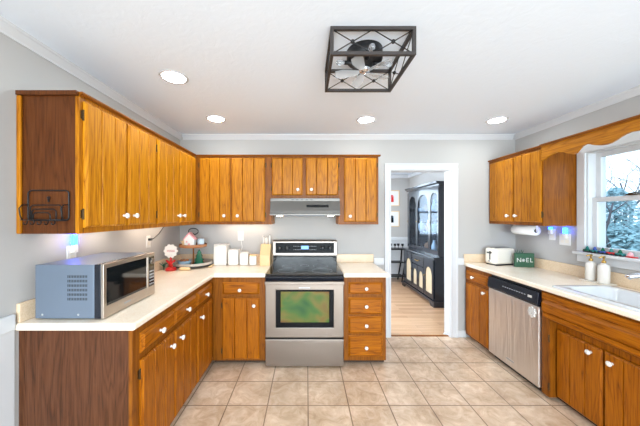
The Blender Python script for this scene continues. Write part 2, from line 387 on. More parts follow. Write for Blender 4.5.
def door(root, mp, a0, a1, z0, z1, tone, kn=None, hs=None, planks=3, d0=.0, th=.02):
    w = a1-a0; ch = .012; g = .0055
    A = [a0, a0+ch]
    for i in range(1, planks):
        c = a0+w*i/planks; A += [c-g, c, c+g]
    A += [a1-ch, a1]; gs = [a0+w*i/planks for i in range(1, planks)]
    def d(a, z):
        e = d0+th
        if a in (A[0], A[-1]) or z in (z0, z1): e = d0+th-.010
        if any(abs(a-c) < 1e-6 for c in gs): e = min(e, d0+th-.013)
        return e
    b = B(); field(b, A, [z0, z0+ch, z1-ch, z1], d, mp, d0+.0005); o = obj('door', b, wood(tone, 'z'), root)
    if kn: knob(o, mp, kn[0], d0+th, kn[1])
    if hs is not None:
        a = a1+.004 if hs > 0 else a0-.004
        for z in (z0+.075, z1-.075): hinge(o, mp, a, z, -hs)
    return o
def drawer(root, mp, a0, a1, z0, z1, tone, kns=()):
    c1, c2 = .006, .018
    A = [a0, a0+c1, a0+c2, a1-c2, a1-c1, a1]; Z = [z0, z0+c1, z0+c2, z1-c2, z1-c1, z1]
    def d(a, z):
        e = min(a-a0, a1-a, z-z0, z1-z); return .005 if e < .001 else .009 if e < c1+.001 else .021
    b = B(); field(b, A, Z, d, mp, .0005); o = obj('drawer', b, wood(tone, runaxis(mp)), root)
    for k in kns: knob(o, mp, k[0], .021, k[1])
    return o
def base(label, mp, a0, a1, depth, c0=None, c1=None, side=None, group=None, z0=.05, endgap=0, name='base_cabinet'):
    """a0..a1 face, c0..c1 carcass"""
    c0 = a0 if c0 is None else c0; c1 = a1 if c1 is None else c1
    p = mp((a0+a1)/2, -.3, 0); r = thing(name, label, 'cabinet', (p[0], p[1], 0), group=group)
    obj('body', mbox(B(), mp, c0+.0006, c1-.0006, -depth, -.02, z0, .8695), side or wood('base', 'z'), r)
    obj('face_frame', mbox(B(), mp, a0+.0006, a1-.0006, -.0199, 0, z0, .8695), wood('rail', 'z'), r)
    obj('toe_kick', mbox(B(), mp, c0+.002, c1-.002, -depth, -.06, 0, z0), M['toe'], r)
    return r
brown = wood('brown', 'z')
D = .609
r = base('oak base cabinet at the near end of the left counter with dark brown end panel', ml, 1.412, 1.834, D-.003, side=brown)
r.children[0]['label'] = 'dark brown wood end panel'
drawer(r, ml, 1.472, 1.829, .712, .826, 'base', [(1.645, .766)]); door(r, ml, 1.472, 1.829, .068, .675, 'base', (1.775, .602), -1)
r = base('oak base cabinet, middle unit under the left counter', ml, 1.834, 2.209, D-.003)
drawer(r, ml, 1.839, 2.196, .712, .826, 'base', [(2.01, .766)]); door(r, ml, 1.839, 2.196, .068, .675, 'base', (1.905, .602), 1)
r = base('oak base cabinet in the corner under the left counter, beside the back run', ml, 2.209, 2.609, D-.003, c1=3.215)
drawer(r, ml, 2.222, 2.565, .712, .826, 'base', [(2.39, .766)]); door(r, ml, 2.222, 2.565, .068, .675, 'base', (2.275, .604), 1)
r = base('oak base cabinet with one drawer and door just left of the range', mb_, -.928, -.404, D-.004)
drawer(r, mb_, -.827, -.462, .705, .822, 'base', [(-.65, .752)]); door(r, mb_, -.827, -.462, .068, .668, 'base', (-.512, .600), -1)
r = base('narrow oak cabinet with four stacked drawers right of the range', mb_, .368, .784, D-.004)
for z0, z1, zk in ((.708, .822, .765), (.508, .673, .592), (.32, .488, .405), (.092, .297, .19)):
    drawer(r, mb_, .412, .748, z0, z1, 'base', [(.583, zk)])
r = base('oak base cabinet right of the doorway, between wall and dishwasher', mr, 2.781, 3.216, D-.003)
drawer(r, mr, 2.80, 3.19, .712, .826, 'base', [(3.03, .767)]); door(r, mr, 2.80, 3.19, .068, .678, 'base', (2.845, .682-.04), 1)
# sink base with recessed doors
r = thing('sink_cabinet', 'wide oak sink cabinet with two recessed doors under a false drawer front', 'cabinet', (2.24, 1.77, 0))
obj('body', mbox(B(), mr, 1.391, 2.174, -.606, -.065, .04, .74), wood('base', 'z'), r)
b = B(); slab(b, [1.391, 1.425, 2.105, 2.174], [.03, .05, .645, .8695], [(1, 0), (1, 1)], lambda u, v, t: mr(u, t, v), -.062, 0); obj('face_frame', b, wood('rail', 'z'), r)
b = B(); Z = [.655, .665, .695, .700, .706, .712, .775, .79, .800, .806, .812, .855]
field(b, [1.41, 2.15], Z, lambda a, z: {.655: .004, .665: .014, .695: .014, .700: .004, .706: .004, .712: .024, .775: .024, .79: .010, .800: .004, .806: .004, .812: .020, .855: .020}[z], mr, .0005); obj('false_drawer_front', b, wood('base', 'y'), r)
obj('toe_kick', mbox(B(), mr, 1.40, 2.16, -.60, -.10, 0, .04), M['toe'], r)
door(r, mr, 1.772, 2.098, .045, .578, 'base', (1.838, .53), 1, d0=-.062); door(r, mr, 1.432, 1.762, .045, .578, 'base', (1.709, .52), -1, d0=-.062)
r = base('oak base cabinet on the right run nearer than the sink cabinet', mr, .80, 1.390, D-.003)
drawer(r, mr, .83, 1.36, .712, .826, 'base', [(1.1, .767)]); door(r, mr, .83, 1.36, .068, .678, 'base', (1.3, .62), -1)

# countertops
r = thing('countertop', 'L-shaped beige laminate countertop under the microwave, running to the range', 'countertop', (-1.2, 2.4, .87))
obj('slab', slab(B(), [XL+.001, -.906, -.402], [1.39, 2.588, 3.219], [(1, 0)], lambda u, v, t: (u, v, t), .870, .910), M['counter'], r, .012, 4)
b = slab(B(), [XL+.001, XL+.022, -.402], [1.40, 3.198, 3.219], [(1, 0)], lambda u, v, t: (u, v, t), .9101, 1.012); obj('backsplash', b, M['splash'], r, .004)
r = thing('countertop', 'short beige laminate countertop between the range and the doorway', 'countertop', (.59, 2.9, .87))
obj('slab', box(B(), .364, .812, 2.588, 3.219, .870, .910), M['counter'], r, .012, 4)
obj('backsplash', box(B(), .364, .812, 3.198, 3.219, .9101, 1.012), M['splash'], r, .004)
r = thing('countertop', 'long beige laminate countertop around the sink below the window', 'countertop', (2.22, 2.0, .87))
obj('slab', slab(B(), [1.909, 2.0, 2.36, XR-.001], [.79, 1.37, 2.07, 3.219], [(1, 1)], lambda u, v, t: (u, v, t), .870, .910), M['counter'], r, .012, 4)
b = slab(B(), [1.909, 2.523, XR-.001], [.80, 3.198, 3.219], [(0, 0)], lambda u, v, t: (u, v, t), .9101, 1.012); obj('backsplash', b, M['splash'], r, .004)

# wall cabinets
Z0, Z1 = 1.381, 2.125
def wallcab(label, mp, a0, a1, depth=.318, z0=Z0, c0=None, c1=None, side=None, group=None, t0=0, t1=0):
    c0 = a0 if c0 is None else c0; c1 = a1 if c1 is None else c1
    p = mp((a0+a1)/2, -.15, z0); r = thing('wall_cabinet', label, 'cabinet', p, group=group)
    b = B(); mbox(b, mp, c0+.0006, c1-.0006, -depth, -.019, z0+.018, Z1)
    for e0, e1 in ((c0+.0006, c0+.018), (c1-.018, c1-.0006)): mbox(b, mp, e0, e1, -depth, -.019, z0, z0+.0179)
    obj('body', b, side or wood('honey', 'z'), r)
    obj('face_frame', mbox(B(), mp, a0+.0006, a1-.0006, -.0189, 0, z0, Z1), wood('honey' if mp is ul else 'rail', 'z'), r)
    b = B(); pr = [(-.02, 0), (.010, 0), (.014, .006), (.020, .010), (.020, .017), (-.02, .017)]
    prism(b, pr, lambda p, q: mp(a0-t0, p, Z1+q), lambda p, q: mp(a1+t1, p, Z1+q)); obj('top_moulding', b, wood('rail', runaxis(mp)), r)
    return r
brown = wood('walnut', 'z')
r = wallcab('golden oak wall cabinet with two doors and dark end panel, above the microwave', ul, 1.415, 2.132, side=brown)
b = B(); box(b, XL+.001, XUL+.0, 1.398, 1.4145, Z1-.006, Z1+.017); obj('end_moulding', b, brown, r)
b = B(); box(b, XL+.001, XL+.024, 1.400, 1.4145, Z0, Z1-.007); obj('scribe_strip', b, wood('honey', 'z'), r, .005)
door(r, ul, 1.440, 1.771, 1.412, 2.100, 'gold', (1.735, 1.478), -1); door(r, ul, 1.789, 2.118, 1.412, 2.100, 'gold', (1.835, 1.478), 1)
r = wallcab('golden oak wall cabinet with two doors in the left corner', ul, 2.133, 2.896, c1=3.218)
door(r, ul, 2.146, 2.500, 1.412, 2.100, 'gold', (2.462, 1.478), -1); door(r, ul, 2.521, 2.868, 1.412, 2.100, 'gold', (2.56, 1.478), 1)
r = wallcab('oak two-door wall cabinet above the white canisters, left of the range hood', ub, -1.216, -.385)
door(r, ub, -1.168, -.833, 1.412, 2.105, 'honey', (-.893, 1.476), -1); door(r, ub, -.817, -.455, 1.412, 2.105, 'honey', (-.747, 1.476), 1)
r = wallcab('short oak two-door wall cabinet above the range hood', ub, -.384, .354, z0=1.662)
door(r, ub, -.405+.03, -.044, 1.700, 2.105, 'honey', (-.095, 1.76), -1); door(r, ub, -.006, .345, 1.700, 2.105, 'honey', (.053, 1.76), 1)
r = wallcab('single-door oak wall cabinet right of the range hood', ub, .355, .788, t1=.02)
door(r, ub, .413, .765, 1.412, 2.105, 'honey', (.472, 1.470), 1)
r = wallcab('oak two-door wall cabinet on the right wall above the toaster', ur, 2.482, 3.216, side=wood('rail', 'z'))
door(r, ur, 2.832, 3.19, 1.412, 2.100, 'honey', (2.885, 1.476), 1); door(r, ur, 2.494, 2.820, 1.412, 2.100, 'honey', (2.772, 1.476), -1)
# valance over the sink window
ys = [(2.4815, 1.985), (2.474, 1.993), (2.44, 2.005), (2.389, 2.026), (2.328, 2.036), (2.27, 2.022), (2.23, 2.001), (2.185, 1.983), (2.165, 1.990), (2.15, 2.006), (2.118, 2.034), (2.09, 2.042), (2.06, 2.034), (2.028, 2.018), (1.99, 2.006), (1.954, 2.001), (1.92, 2.005), (1.887, 2.018), (1.86, 2.032), (1.834, 2.042), (1.80, 2.048), (1.74, 2.04)]
ys += [(3.48-y, z) for y, z in ys[-2::-1]]
b = B(); sec = []
for y, z in ys: sec.append([b.verts.new(p) for p in ((XUR, y, z), (XUR-.019, y, z), (XUR-.019, y, Z1), (XUR, y, Z1))])
for p, q in zip(sec, sec[1:]):
    for i in range(4): b.faces.new((p[i], p[(i+1) % 4], q[(i+1) % 4], q[i]))
b.faces.new(sec[0]); b.faces.new(sec[-1])
r = thing('window_valance', 'long scalloped oak valance board in front of the sink window', 'valance', (XUR, 1.74, 2.0))
obj('scalloped_board', b, wood('honey', 'y'), r)
b = B(); prism(b, [(0, 0), (.030, 0), (.034, .006), (.040, .010), (.040, .017), (0, .017)], lambda p, q: (XUR-p, 1.0, Z1+q), lambda p, q: (XUR-p, 2.4815, Z1+q)); obj('top_moulding', b, wood('rail', 'y'), r)

M['striplens'] = mat('added_bar_lens', (255, 255, 255), .5, emit=(255, 232, 206), es=8)  # glowing lens of light bars added to brighten wall and counter
for lb, mp, a0, a1 in (('added light bar under the left wall cabinet above the microwave', ul, 1.55, 2.05), ('added light bar under the left corner wall cabinet', ul, 2.25, 2.80), ('added light bar under the back wall cabinet above the canisters', ub, -1.0, -.45)):
    p = mp((a0+a1)/2, -.12, 1.37); r = thing('added_light_bar', lb, 'light', p, group='added under-cabinet lights')
    obj('housing', mbox(B(), mp, a0, a1, -.25, -.21, 1.389, 1.3988), M['white'], r); obj('lens', mbox(B(), mp, a0+.01, a1-.01, -.246, -.214, 1.386, 1.3888), M['striplens'], r)
# ---------------------------------------------------------------- range and hood
r = thing('range', 'stainless electric range with black glass cooktop and oven window painted with a green reflection', 'stove', (-.019, 2.88, 0))
x0, x1 = -.398, .360
obj('body', box(B(), x0, x1, 2.60, 3.19, .02, .895), M['dark'], r)
b = B(); box(b, x0, x1, 2.56, 3.13, .8955, .912); obj('cooktop', b, M['black'], r, .004)
for bx, by, br_ in ((-.20, 2.72, .095), (.16, 2.72, .105), (-.20, 2.97, .075), (.16, 2.97, .085), (-.02, 2.99, .05)):
    b = B(); tube(b, [(bx+br_*math.cos(2*PI*k/40), by+br_*math.sin(2*PI*k/40), .9128) for k in range(40)], .0008, 4, True); obj('burner_ring', b, M['mark'], r)
b = B(); prism(b, [(2.56, .815), (2.575, .815), (2.575, .8945), (2.545, .8945), (2.535, .885), (2.545, .85)], lambda p, q: (x0, p, q), lambda p, q: (x1, p, q)); obj('front_lip', b, M['navy'], r, .003)
# console
b = B(); prism(b, [(3.082, 1.01), (3.19, 1.01), (3.19, 1.19), (3.12, 1.19), (3.098, 1.178)], lambda p, q: (x0+.003, p, q), lambda p, q: (x1-.003, p, q)); con = obj('control_console', b, M['steel'], r, .006)
b = B(); box(b, x0+.01, x1-.01, 3.10, 3.189, .9125, 1.0095); obj('back_riser', b, M['black'], r)
fy = lambda z: 3.082+(z-1.01)*(.016/.168)
def conbox(bm, a0, a1, z0, z1, d): prism(bm, [(fy(z0)-d, z0), (fy(z0)+.002, z0), (fy(z1)+.002, z1), (fy(z1)-d, z1)], lambda p, q: (a0, p, q), lambda p, q: (a1, p, q)); return bm
pn = obj('control_panel', conbox(B(), -.362, .324, 1.040, 1.160, .003), M['panel'], con, .001)
obj('clock_display', conbox(B(), -.062, .025, 1.085, 1.125, .0045), M['display'], con)
for kx in (-.31, -.225, .188, .273):
    b = B(); lathe(b, [(.026, 0), (.026, .004), (.021, .006), (.019, .024), (.016, .027), (0, .027)], (kx, fy(1.1)-.003, 1.10), '-y', 20); box(b, kx-.003, kx+.003, fy(1.1)-.034, fy(1.1)-.026, 1.085, 1.117); obj('burner_knob', b, M['dark'], con)
b = B()
for i in range(5):
    for z in (1.078, 1.118):
        for sx in (-1, 1): conbox(b, -.018+sx*(.056+.018*i)-.005, -.018+sx*(.056+.018*i)+.005, z, z+.004, .0042)
obj('touch_keys', b, M['mark'], con)
# oven door
b = B(); slab(b, [x0+.001, -.296, .262, x1-.001], [.300, .395, .760, .812], [(1, 1)], lambda u, v, t: (u, t, v), 2.553, 2.598); od = obj('oven_door', b, M['steel'], r, .004)
b = B(); slab(b, [-.296, -.250, .219, .262], [.395, .445, .744, .760], [(1, 1)], lambda u, v, t: (u, t, v), 2.549, 2.59); obj('window_frame', b, M['panel'], od, .004)
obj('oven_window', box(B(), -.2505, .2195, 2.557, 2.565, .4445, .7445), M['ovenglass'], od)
b = B(); tube(b, [(x0+.02, 2.552, .838), (x0+.02, 2.515, .838)], .010); tube(b, [(x1-.02, 2.552, .838), (x1-.02, 2.515, .838)], .010)
box(b, x0+.002, x1-.002, 2.500, 2.520, .823, .852); obj('oven_handle', b, M['steel'], od, .006)
obj('badge', box(B(), -.075, .035, 2.5515, 2.5535, .776, .787), M['mark'], od)
b = B(); box(b, x0+.001, x1-.001, 2.556, 2.598, .022, .262); box(b, x0+.001, x1-.001, 2.542, 2.598, .264, .286); obj('storage_drawer', b, M['steel'], r, .004)
for fx in (x0+.05, x1-.05):
    for fy_ in (2.66, 3.12): obj('foot', lathe(B(), [(.02, 0), (.02, .01), (.01, .012), (.01, .021)], (fx, fy_, 0), 'z', 12), M['dark'], r)
# hood
r = thing('range_hood', 'slim stainless range hood under the short oak cabinet', 'range hood', (-.016, 3.0, 1.48))
hx0, hx1 = -.383, .353
obj('canopy', prism(B(), [(3.215, 1.50), (3.215, 1.6615), (2.80, 1.6615), (2.80, 1.632), (2.775, 1.528), (2.77, 1.50)], lambda p, q: (hx0, p, q), lambda p, q: (hx1, p, q)), M['hoodsteel'], r, .002)
obj('lower_lip', box(B(), hx0, hx1, 2.758, 3.215, 1.478, 1.4995), M['hoodsteel'], r, .003)
obj('filter', box(B(), hx0+.16, hx1-.16, 2.85, 3.15, 1.474, 1.478), M['silverpaint'], r)
for kx in (hx0+.09, hx1-.09): obj('lamp_lens', lathe(B(), [(.035, 0), (.035, .006), (0, .008)], (kx, 2.88, 1.478), '-z', 16), M['hoodlamp'], r)
hy = lambda z: 2.775+(z-1.528)*(.025/.104)
b = B(); prism(b, [(hy(1.565)-.002, 1.565), (hy(1.565)+.003, 1.565), (hy(1.592)+.003, 1.592), (hy(1.592)-.002, 1.592)], lambda p, q: (.0, p, q), lambda p, q: (.232, p, q)); obj('switch_panel', b, M['black'], r)
b = B()
for i in range(5): box(b, -.16+i*.05, -.135+i*.05, 2.798, 2.801, 1.641, 1.650)
obj('vent_slots', b, M['dark'], r)

# ---------------------------------------------------------------- dishwasher
r = thing('dishwasher', 'stainless dishwasher with black control strip between oak base cabinets', 'dishwasher', (2.2, 2.48, 0))
a0, a1 = 2.177, 2.779
obj('body', mbox(B(), mr, a0, a1, -.58, -.01, .06, .866), M['dark'], r)
obj('toe_kick', mbox(B(), mr, a0+.005, a1-.005, -.5, -.04, 0, .058), M['dark'], r)
obj('door', mbox(B(), mr, a0+.002, a1-.002, -.009, .022, .058, .725), M['steelwave'], r, .006)
b = B(); prism(b, [(-.009, .728), (.030, .728), (.036, .745), (.024, .842), (-.009, .846)], lambda p, q: mr(a0+.002, p, q), lambda p, q: mr(a1-.002, p, q)); cp = obj('control_panel', b, M['navy'], r, .003)
b = B()
for i in range(10):
    a = 2.30+i*.028; dz = .79; dd = .0315; mbox(b, mr, a, a+.016, dd-.003, dd+.0006, dz, dz+.006)
obj('buttons', b, M['mark'], cp)
obj('status_label', mbox(B(), mr, 2.235, 2.275, .026, .0325, .782, .800), M['white'], cp)
obj('badge', mbox(B(), mr, 2.44, 2.53, .0218, .0235, .115, .128), M['mark'], r)
b = B(); cy_, cz_ = 2.243, .662; pts = []
for k in range(48):
    t = 2*PI*k/48; rr = .036+.006*math.cos(8*t); pts.append((cy_+rr*math.cos(t), cz_+rr*1.15*math.sin(t)))
prism(b, pts, lambda p, q: (XBR-.0226, p, q), lambda p, q: (XBR-.029, p, q))
mg = single('magnet', b, M['white'], 'round white flower-edged magnet on the dishwasher door', 'magnet', (XBR-.0226, cy_, cz_))
ORI[mg.name] = (XBR-.0226, cy_, cz_)
b = B(); 
for rr in (.024, .012): tube(b, [(XBR-.0295, cy_+rr*math.cos(2*PI*k/24), cz_+rr*1.15*math.sin(2*PI*k/24)) for k in range(24)], .0012, 6, True)
obj('embossed_pattern', b, M['mark'], mg)

# ---------------------------------------------------------------- sink, faucet, bottles
def rrect(cx, cy, hx, hy, rad, n=6):
    out = []
    for k, (sx, sy) in enumerate(((1, 1), (-1, 1), (-1, -1), (1, -1))):
        for i in range(n+1):
            t = PI/2*(k+i/n); out.append((cx+sx*(hx-rad)+rad*math.cos(t), cy+sy*(hy-rad)+rad*math.sin(t)))
    return out
r = thing('sink', 'white enamel drop-in sink in the right counter', 'sink', (2.195, 1.72, .91))
loops = [((2.195, 1.72, .245, .41, .05), .9103), ((2.195, 1.72, .245, .41, .05), .916), ((2.195, 1.72, .236, .401, .045), .922), ((2.178, 1.72, .172, .338, .07), .922), ((2.178, 1.72, .164, .33, .068), .914), ((2.178, 1.72, .150, .316, .06), .76), ((2.178, 1.72, .128, .29, .05), .742)]
b = B(); rings = [[b.verts.new((x, y, z)) for x, y in rrect(*a)] for a, z in loops]
for p, q in zip(rings, rings[1:]):
    n = len(p)
    for i in range(n): b.faces.new((p[i], p[(i+1) % n], q[(i+1) % n], q[i])).smooth = True
b.faces.new(rings[-1])
bas = obj('basin', b, M['sinkw'], r)
obj('drain', lathe(B(), [(.04, 0), (.04, .004), (.03, .003), (0, .001)], (2.178, 1.72, .7422), 'z', 20), M['chrome'], r)
r = thing('faucet', 'chrome kitchen faucet behind the sink, spout tip just in view', 'faucet', (2.405, 1.70, .922))
obj('base', lathe(B(), [(.028, 0), (.028, .01), (.022, .02), (.02, .14), (.016, .15), (0, .152)], (2.405, 1.70, .922), 'z', 20), M['chrome'], r)
b = B(); tube(b, [(2.40, 1.705, 1.02), (2.37, 1.725, 1.065), (2.32, 1.765, 1.075), (2.27, 1.80, 1.070), (2.235, 1.828, 1.058), (2.225, 1.836, 1.045)], [.016, .016, .016, .017, .018, .018], 12); obj('spout', b, M['chrome'], r)
b = B(); tube(b, [(2.405, 1.70, 1.07), (2.43, 1.68, 1.11), (2.44, 1.65, 1.13)], [.008, .006, .005], 8); obj('lever', b, M['chrome'], r)
r = thing('soap_tray', 'pale marble tray under the two soap bottles behind the sink', 'tray', (2.465, 2.235, .911))
b = B(); box(b, 2.415, 2.517, 2.142, 2.345, .9105, .920); obj('dish', b, M['cream'], r, .004)
for bx, by, lb in ((2.464, 2.192, 'white soap pump bottle with brass neck on the tray, nearer the sink'), (2.470, 2.297, 'white soap pump bottle with brass neck on the tray, farther from the sink')):
    r = thing('soap_bottle', lb, 'soap bottle', (bx, by, .9202), group='white pump bottles by the sink')
    obj('bottle', lathe(B(), [(.034, 0), (.037, .004), (.037, .125), (.034, .145), (.022, .155), (.013, .158), (.013, .165), (0, .165)], (bx, by, .9202), 'z', 24), M['ceramic'], r)
    obj('pump_collar', lathe(B(), [(.014, 0), (.014, .018), (.006, .02), (.006, .045), (0, .045)], (bx, by, .9202+.1652), 'z', 14), M['gold_m'], r)
    b = B(); tube(b, [(bx+.008, by, .9202+.215), (bx-.012, by, .9202+.217), (bx-.04, by, .9202+.208)], [.008, .007, .004], 8); obj('pump_head', b, M['gold_m'], r)
# sill figurines
cols = [('teal', 'green', 'small dark green figurine at the far end of the window sill row'), ('blue', 'teal', 'small blue and teal figurine second from the far end of the sill row'),
        ('green', 'blue', 'small green figurine with blue base in the middle of the sill row'), ('teal', 'red', 'small teal figurine with red cap on the window sill'),
        ('green', 'teal', 'small bright green figurine next to the red and white one on the sill')]
for i, (c1_, c2_, lb) in enumerate(cols):
    y = 2.375-.062*i; x = 2.522; z = 1.1502
    r = thing('figurine', lb, 'figurine', (x, y, z), group='Christmas figurines on the window sill')
    b = B(); box(b, x-.016, x+.016, y-.026, y+.026, z+.008, z+.026); obj('wagon', b, M[c2_], r, .004)
    b = B()
    for k in (-1, 1):
        lathe(b, [(.009, -.018), (.009, .018)], (x, y+k*.016, z+.009), 'x', 12)
    obj('wheels', b, M['dark'], r)
    if i % 2 == 0: b = lathe(B(), [(.017, 0), (.010, .011), (.013, .011), (.006, .022), (.008, .022), (0, .032)], (x, y, z+.026), 'z', 10)
    else: b = lathe(B(), [(.013, 0), (.015, .008), (.008, .016), (.010, .02), (.008, .026), (0, .032)], (x, y, z+.026), 'z', 12)
    obj('load', b, M[c1_], r, label='coloured figure on top')
x, y, z = 2.522, 2.055, 1.1502
r = thing('figurine', 'small pink and white figurine with red base nearest end of the sill row', 'figurine', (x, y, z), group='Christmas figurines on the window sill')
b = B(); box(b, x-.016, x+.016, y-.035, y+.025, z, z+.01); obj('base', b, M['red'], r, .003)
obj('figure', lathe(B(), [(.015, 0), (.018, .01), (.014, .022), (.007, .03), (0, .033)], (x, y+.005, z+.0101), 'z', 14), M['pink'], r)

# ---------------------------------------------------------------- right counter: toaster, sign, towel, lights
r = thing('toaster', 'cream two-slice toaster in the right back corner', 'toaster', (2.245, 3.075, .9102), math.radians(12))
b = B(); box(b, -.135, .135, -.075, .075, .012, .195); obj('shell', b, M['cream'], r, .028, 5, local=True)
b = B(); box(b, -.12, .12, -.065, .065, 0, .014); obj('base', b, M['dark'], r, .004, local=True)
b = B(); box(b, -.10, .10, -.035, -.012, .1945, .1965); box(b, -.10, .10, .012, .035, .1945, .1965); obj('slots', b, M['dark'], r, local=True)
b = B(); box(b, -.137, -.1355, -.008, .008, .06, .16); box(b, -.158, -.136, -.022, .022, .135, .15); o = obj('lever', b, M['dark'], r, .002, local=True)
b = lathe(B(), [(.016, 0), (.014, .014), (0, .015)], (-.135, 0, .04), '-x', 16); obj('dial', b, M['chrome'], r, local=True)
r = thing('noel_sign', 'dark green NOEL block sign leaning beside the toaster', 'sign', (2.405, 2.925, .9102), math.radians(-6))
b = B(); box(b, -.095, .095, -.018, .018, 0, .152); obj('block', b, M['signgreen'], r, .003, local=True)
mw = M['white']
for s_, xx in (('N', -.063), ('E', .022), ('L', .063)):
    b = text_mesh(s_, .066, .001); bmesh.ops.rotate(b, verts=b.verts, matrix=Matrix.Rotation(PI/2, 3, 'X')); bmesh.ops.translate(b, verts=b.verts, vec=(xx, -.019, .076)); obj('letter', b, mw, r, local=True, label='white letter '+s_)
b = B()
for k in range(4):
    t = PI*k/4; dx, dz = math.cos(t)*.018, math.sin(t)*.018; tube(b, [(-.019-dx, -.0195, .076-dz), (-.019+dx, -.0195, .076+dz)], .0028, 6)
obj('snowflake', b, mw, r, local=True, label='white snowflake in place of the letter O')
b = B()
for k in range(5):
    tube(b, [(2.40, 2.99, .911), (2.38+.012*k, 2.985, 1.03), (2.355+.022*k, 2.98, 1.085+.008*(k % 2))], [.003, .007, .002], 6)
single('green_sprig', b, M['green'], 'small dark green sprig standing behind the NOEL sign', 'decoration', (2.40, 2.99, .911))
r = thing('paper_towel_holder', 'under-cabinet holder carrying a white paper towel roll', 'paper towel holder', (2.38, 2.88, 1.32))
b = B()
for y in (2.732, 3.026): box(b, 2.37, 2.39, y-.002, y+.002, 1.31, 1.379)
tube(b, [(2.38, 2.73, 1.32), (2.38, 3.03, 1.32)], .006); box(b, 2.36, 2.40, 2.73, 3.03, 1.377, 1.3988); obj('bracket', b, M['white'], r)
r2 = thing('paper_towel_roll', 'white paper towel roll under the right wall cabinet', 'paper towel', (2.38, 2.88, 1.32))
b = B(); lathe(b, [(.02, -.138), (.05, -.138), (.05, .138), (.02, .138)], (2.38, 2.88, 1.32), 'y', 32); obj('roll', b, M['paper'], r2)
b = B(); lathe(b, [(.0195, -.1385), (.008, -.1385), (.008, .1385), (.0195, .1385)], (2.38, 2.88, 1.32), 'y', 20); obj('core', b, M['navy'], r2)
def outlet(label, mp, gangs=1):
    """mp(u,d,z): u along the wall, d out of it"""
    p = mp(0, 0, 0); r = thing('outlet', label, 'outlet', p); w = .035+.023*(gangs-1)
    obj('cover_plate', mbox(B(), mp, -w, w, 0, .006, -.058, .058), M['white'], r, .003)
    for g in range(gangs):
        u = (g-(gangs-1)/2)*.046
        b = B()
        for z in (-.02, .02): mbox(b, mp, u-.016, u+.016, .006, .0085, z-.014, z+.014)
        obj('socket', b, M['cream'], r)
    return r
def nightlight(label, mp, u, z, zl):
    p = mp(u, .009, z); r = thing('night_light', label, 'night light', p)
    obj('plug', mbox(B(), mp, u-.017, u+.017, .009, .035, z-.018, z+.03), M['white'], r, .004)
    obj('lens', mbox(B(), mp, u-.016, u+.016, .012, .034, z+.031, zl), M['blueled'], r, .006, label='glowing blue lens')
outlet('double outlet plate on the right wall beside the window, below a lit blue night light', lambda u, d, z: (XR-d, 2.60+u, 1.245+z), 2)
nightlight('glowing blue night light nearest the window on the right wall', lambda u, d, z: (XR-d, 2.60+u, 1.245+z), -.02, .025, .115)
nightlight('dimmer blue night light behind, toward the toaster on the right wall', lambda u, d, z: (XR-d, 2.735+u, 1.245+z), 0, .06, .115)
outlet('outlet on the right wall behind the farther blue night light', lambda u, d, z: (XR-d, 2.735+u, 1.285+z))
outlet('outlet on the left wall behind the microwave with a blue night light', lambda u, d, z: (XL+d, 1.73+u, 1.225+z))
nightlight('glowing blue night light under the left wall cabinet above the microwave', lambda u, d, z: (XL+d, 1.73+u, 1.225+z), 0, .03, .13)
outlet('outlet on the left wall between microwave and tiered tray', lambda u, d, z: (XL+d, 2.57+u, 1.225+z))
r = thing('plug_cord', 'dark cord from the left wall outlet up under the wall cabinet', 'cord', (XL+.009, 2.57, 1.245))
obj('plug', box(B(), XL+.009, XL+.035, 2.553, 2.587, 1.235, 1.258), M['dark'], r, .003)
b = B(); tube(b, [(XL+.03, 2.57, 1.246), (XL+.06, 2.56, 1.255), (XL+.09, 2.60, 1.30), (XL+.10, 2.66, 1.36), (XL+.10, 2.68, 1.379)], .004); obj('cable', b, M['dark'], r)
outlet('double outlet on the back wall above the white canisters', lambda u, d, z: (-.80+u, YF-d, 1.23+z))
r = thing('plug_cord', 'white plug and cord hanging from the back wall outlet', 'cord', (-.79, YF-.009, 1.25))
obj('plug', box(B(), -.805, -.775, YF-.045, YF-.009, 1.235, 1.268), M['white'], r, .004)
b = B(); tube(b, [(-.79, YF-.035, 1.24), (-.785, YF-.04, 1.17), (-.775, YF-.03, 1.10), (-.80, YF-.026, 1.02), (-.80, YF-.05, .99)], .004); obj('cable', b, M['white'], r)

# ---------------------------------------------------------------- left counter: canisters, knives, tray, microwave
for cx, w, h, lb in ((-.987, .148, .235, 'tallest white canister, beside the tiered tray'), (-.838, .118, .178, 'second tallest white canister in the row'), (-.716, .098, .147, 'third white canister in the row, one from the smallest'), (-.613, .082, .118, 'smallest white canister, next to the knife block')):
    r = thing('canister', lb, 'canister', (cx, 3.01+w/2, .9102), group='white canisters on the back counter')
    b = B(); box(b, cx-w/2, cx+w/2, 3.01, 3.01+w, .9102, .9102+h-.012); obj('jar', b, M['ceramic'], r, .012, 3)
    b = B(); box(b, cx-w/2+.003, cx+w/2-.003, 3.013, 3.007+w, .9102+h-.0118, .9102+h); obj('lid', b, M['bamboo'] if w < .09 else M['ceramic'], r, .003)
r = thing('knife_block', 'pale bamboo knife block with white-handled knives left of the range', 'knife block', (-.468, 3.06, .9102))
b = B(); prism(b, [(2.98, .9102), (3.15, .9102), (3.15, 1.145), (3.06, 1.145), (2.985, 1.03)], lambda p, q: (-.528, p, q), lambda p, q: (-.412, p, q)); obj('block', b, M['bamboo'], r, .004)
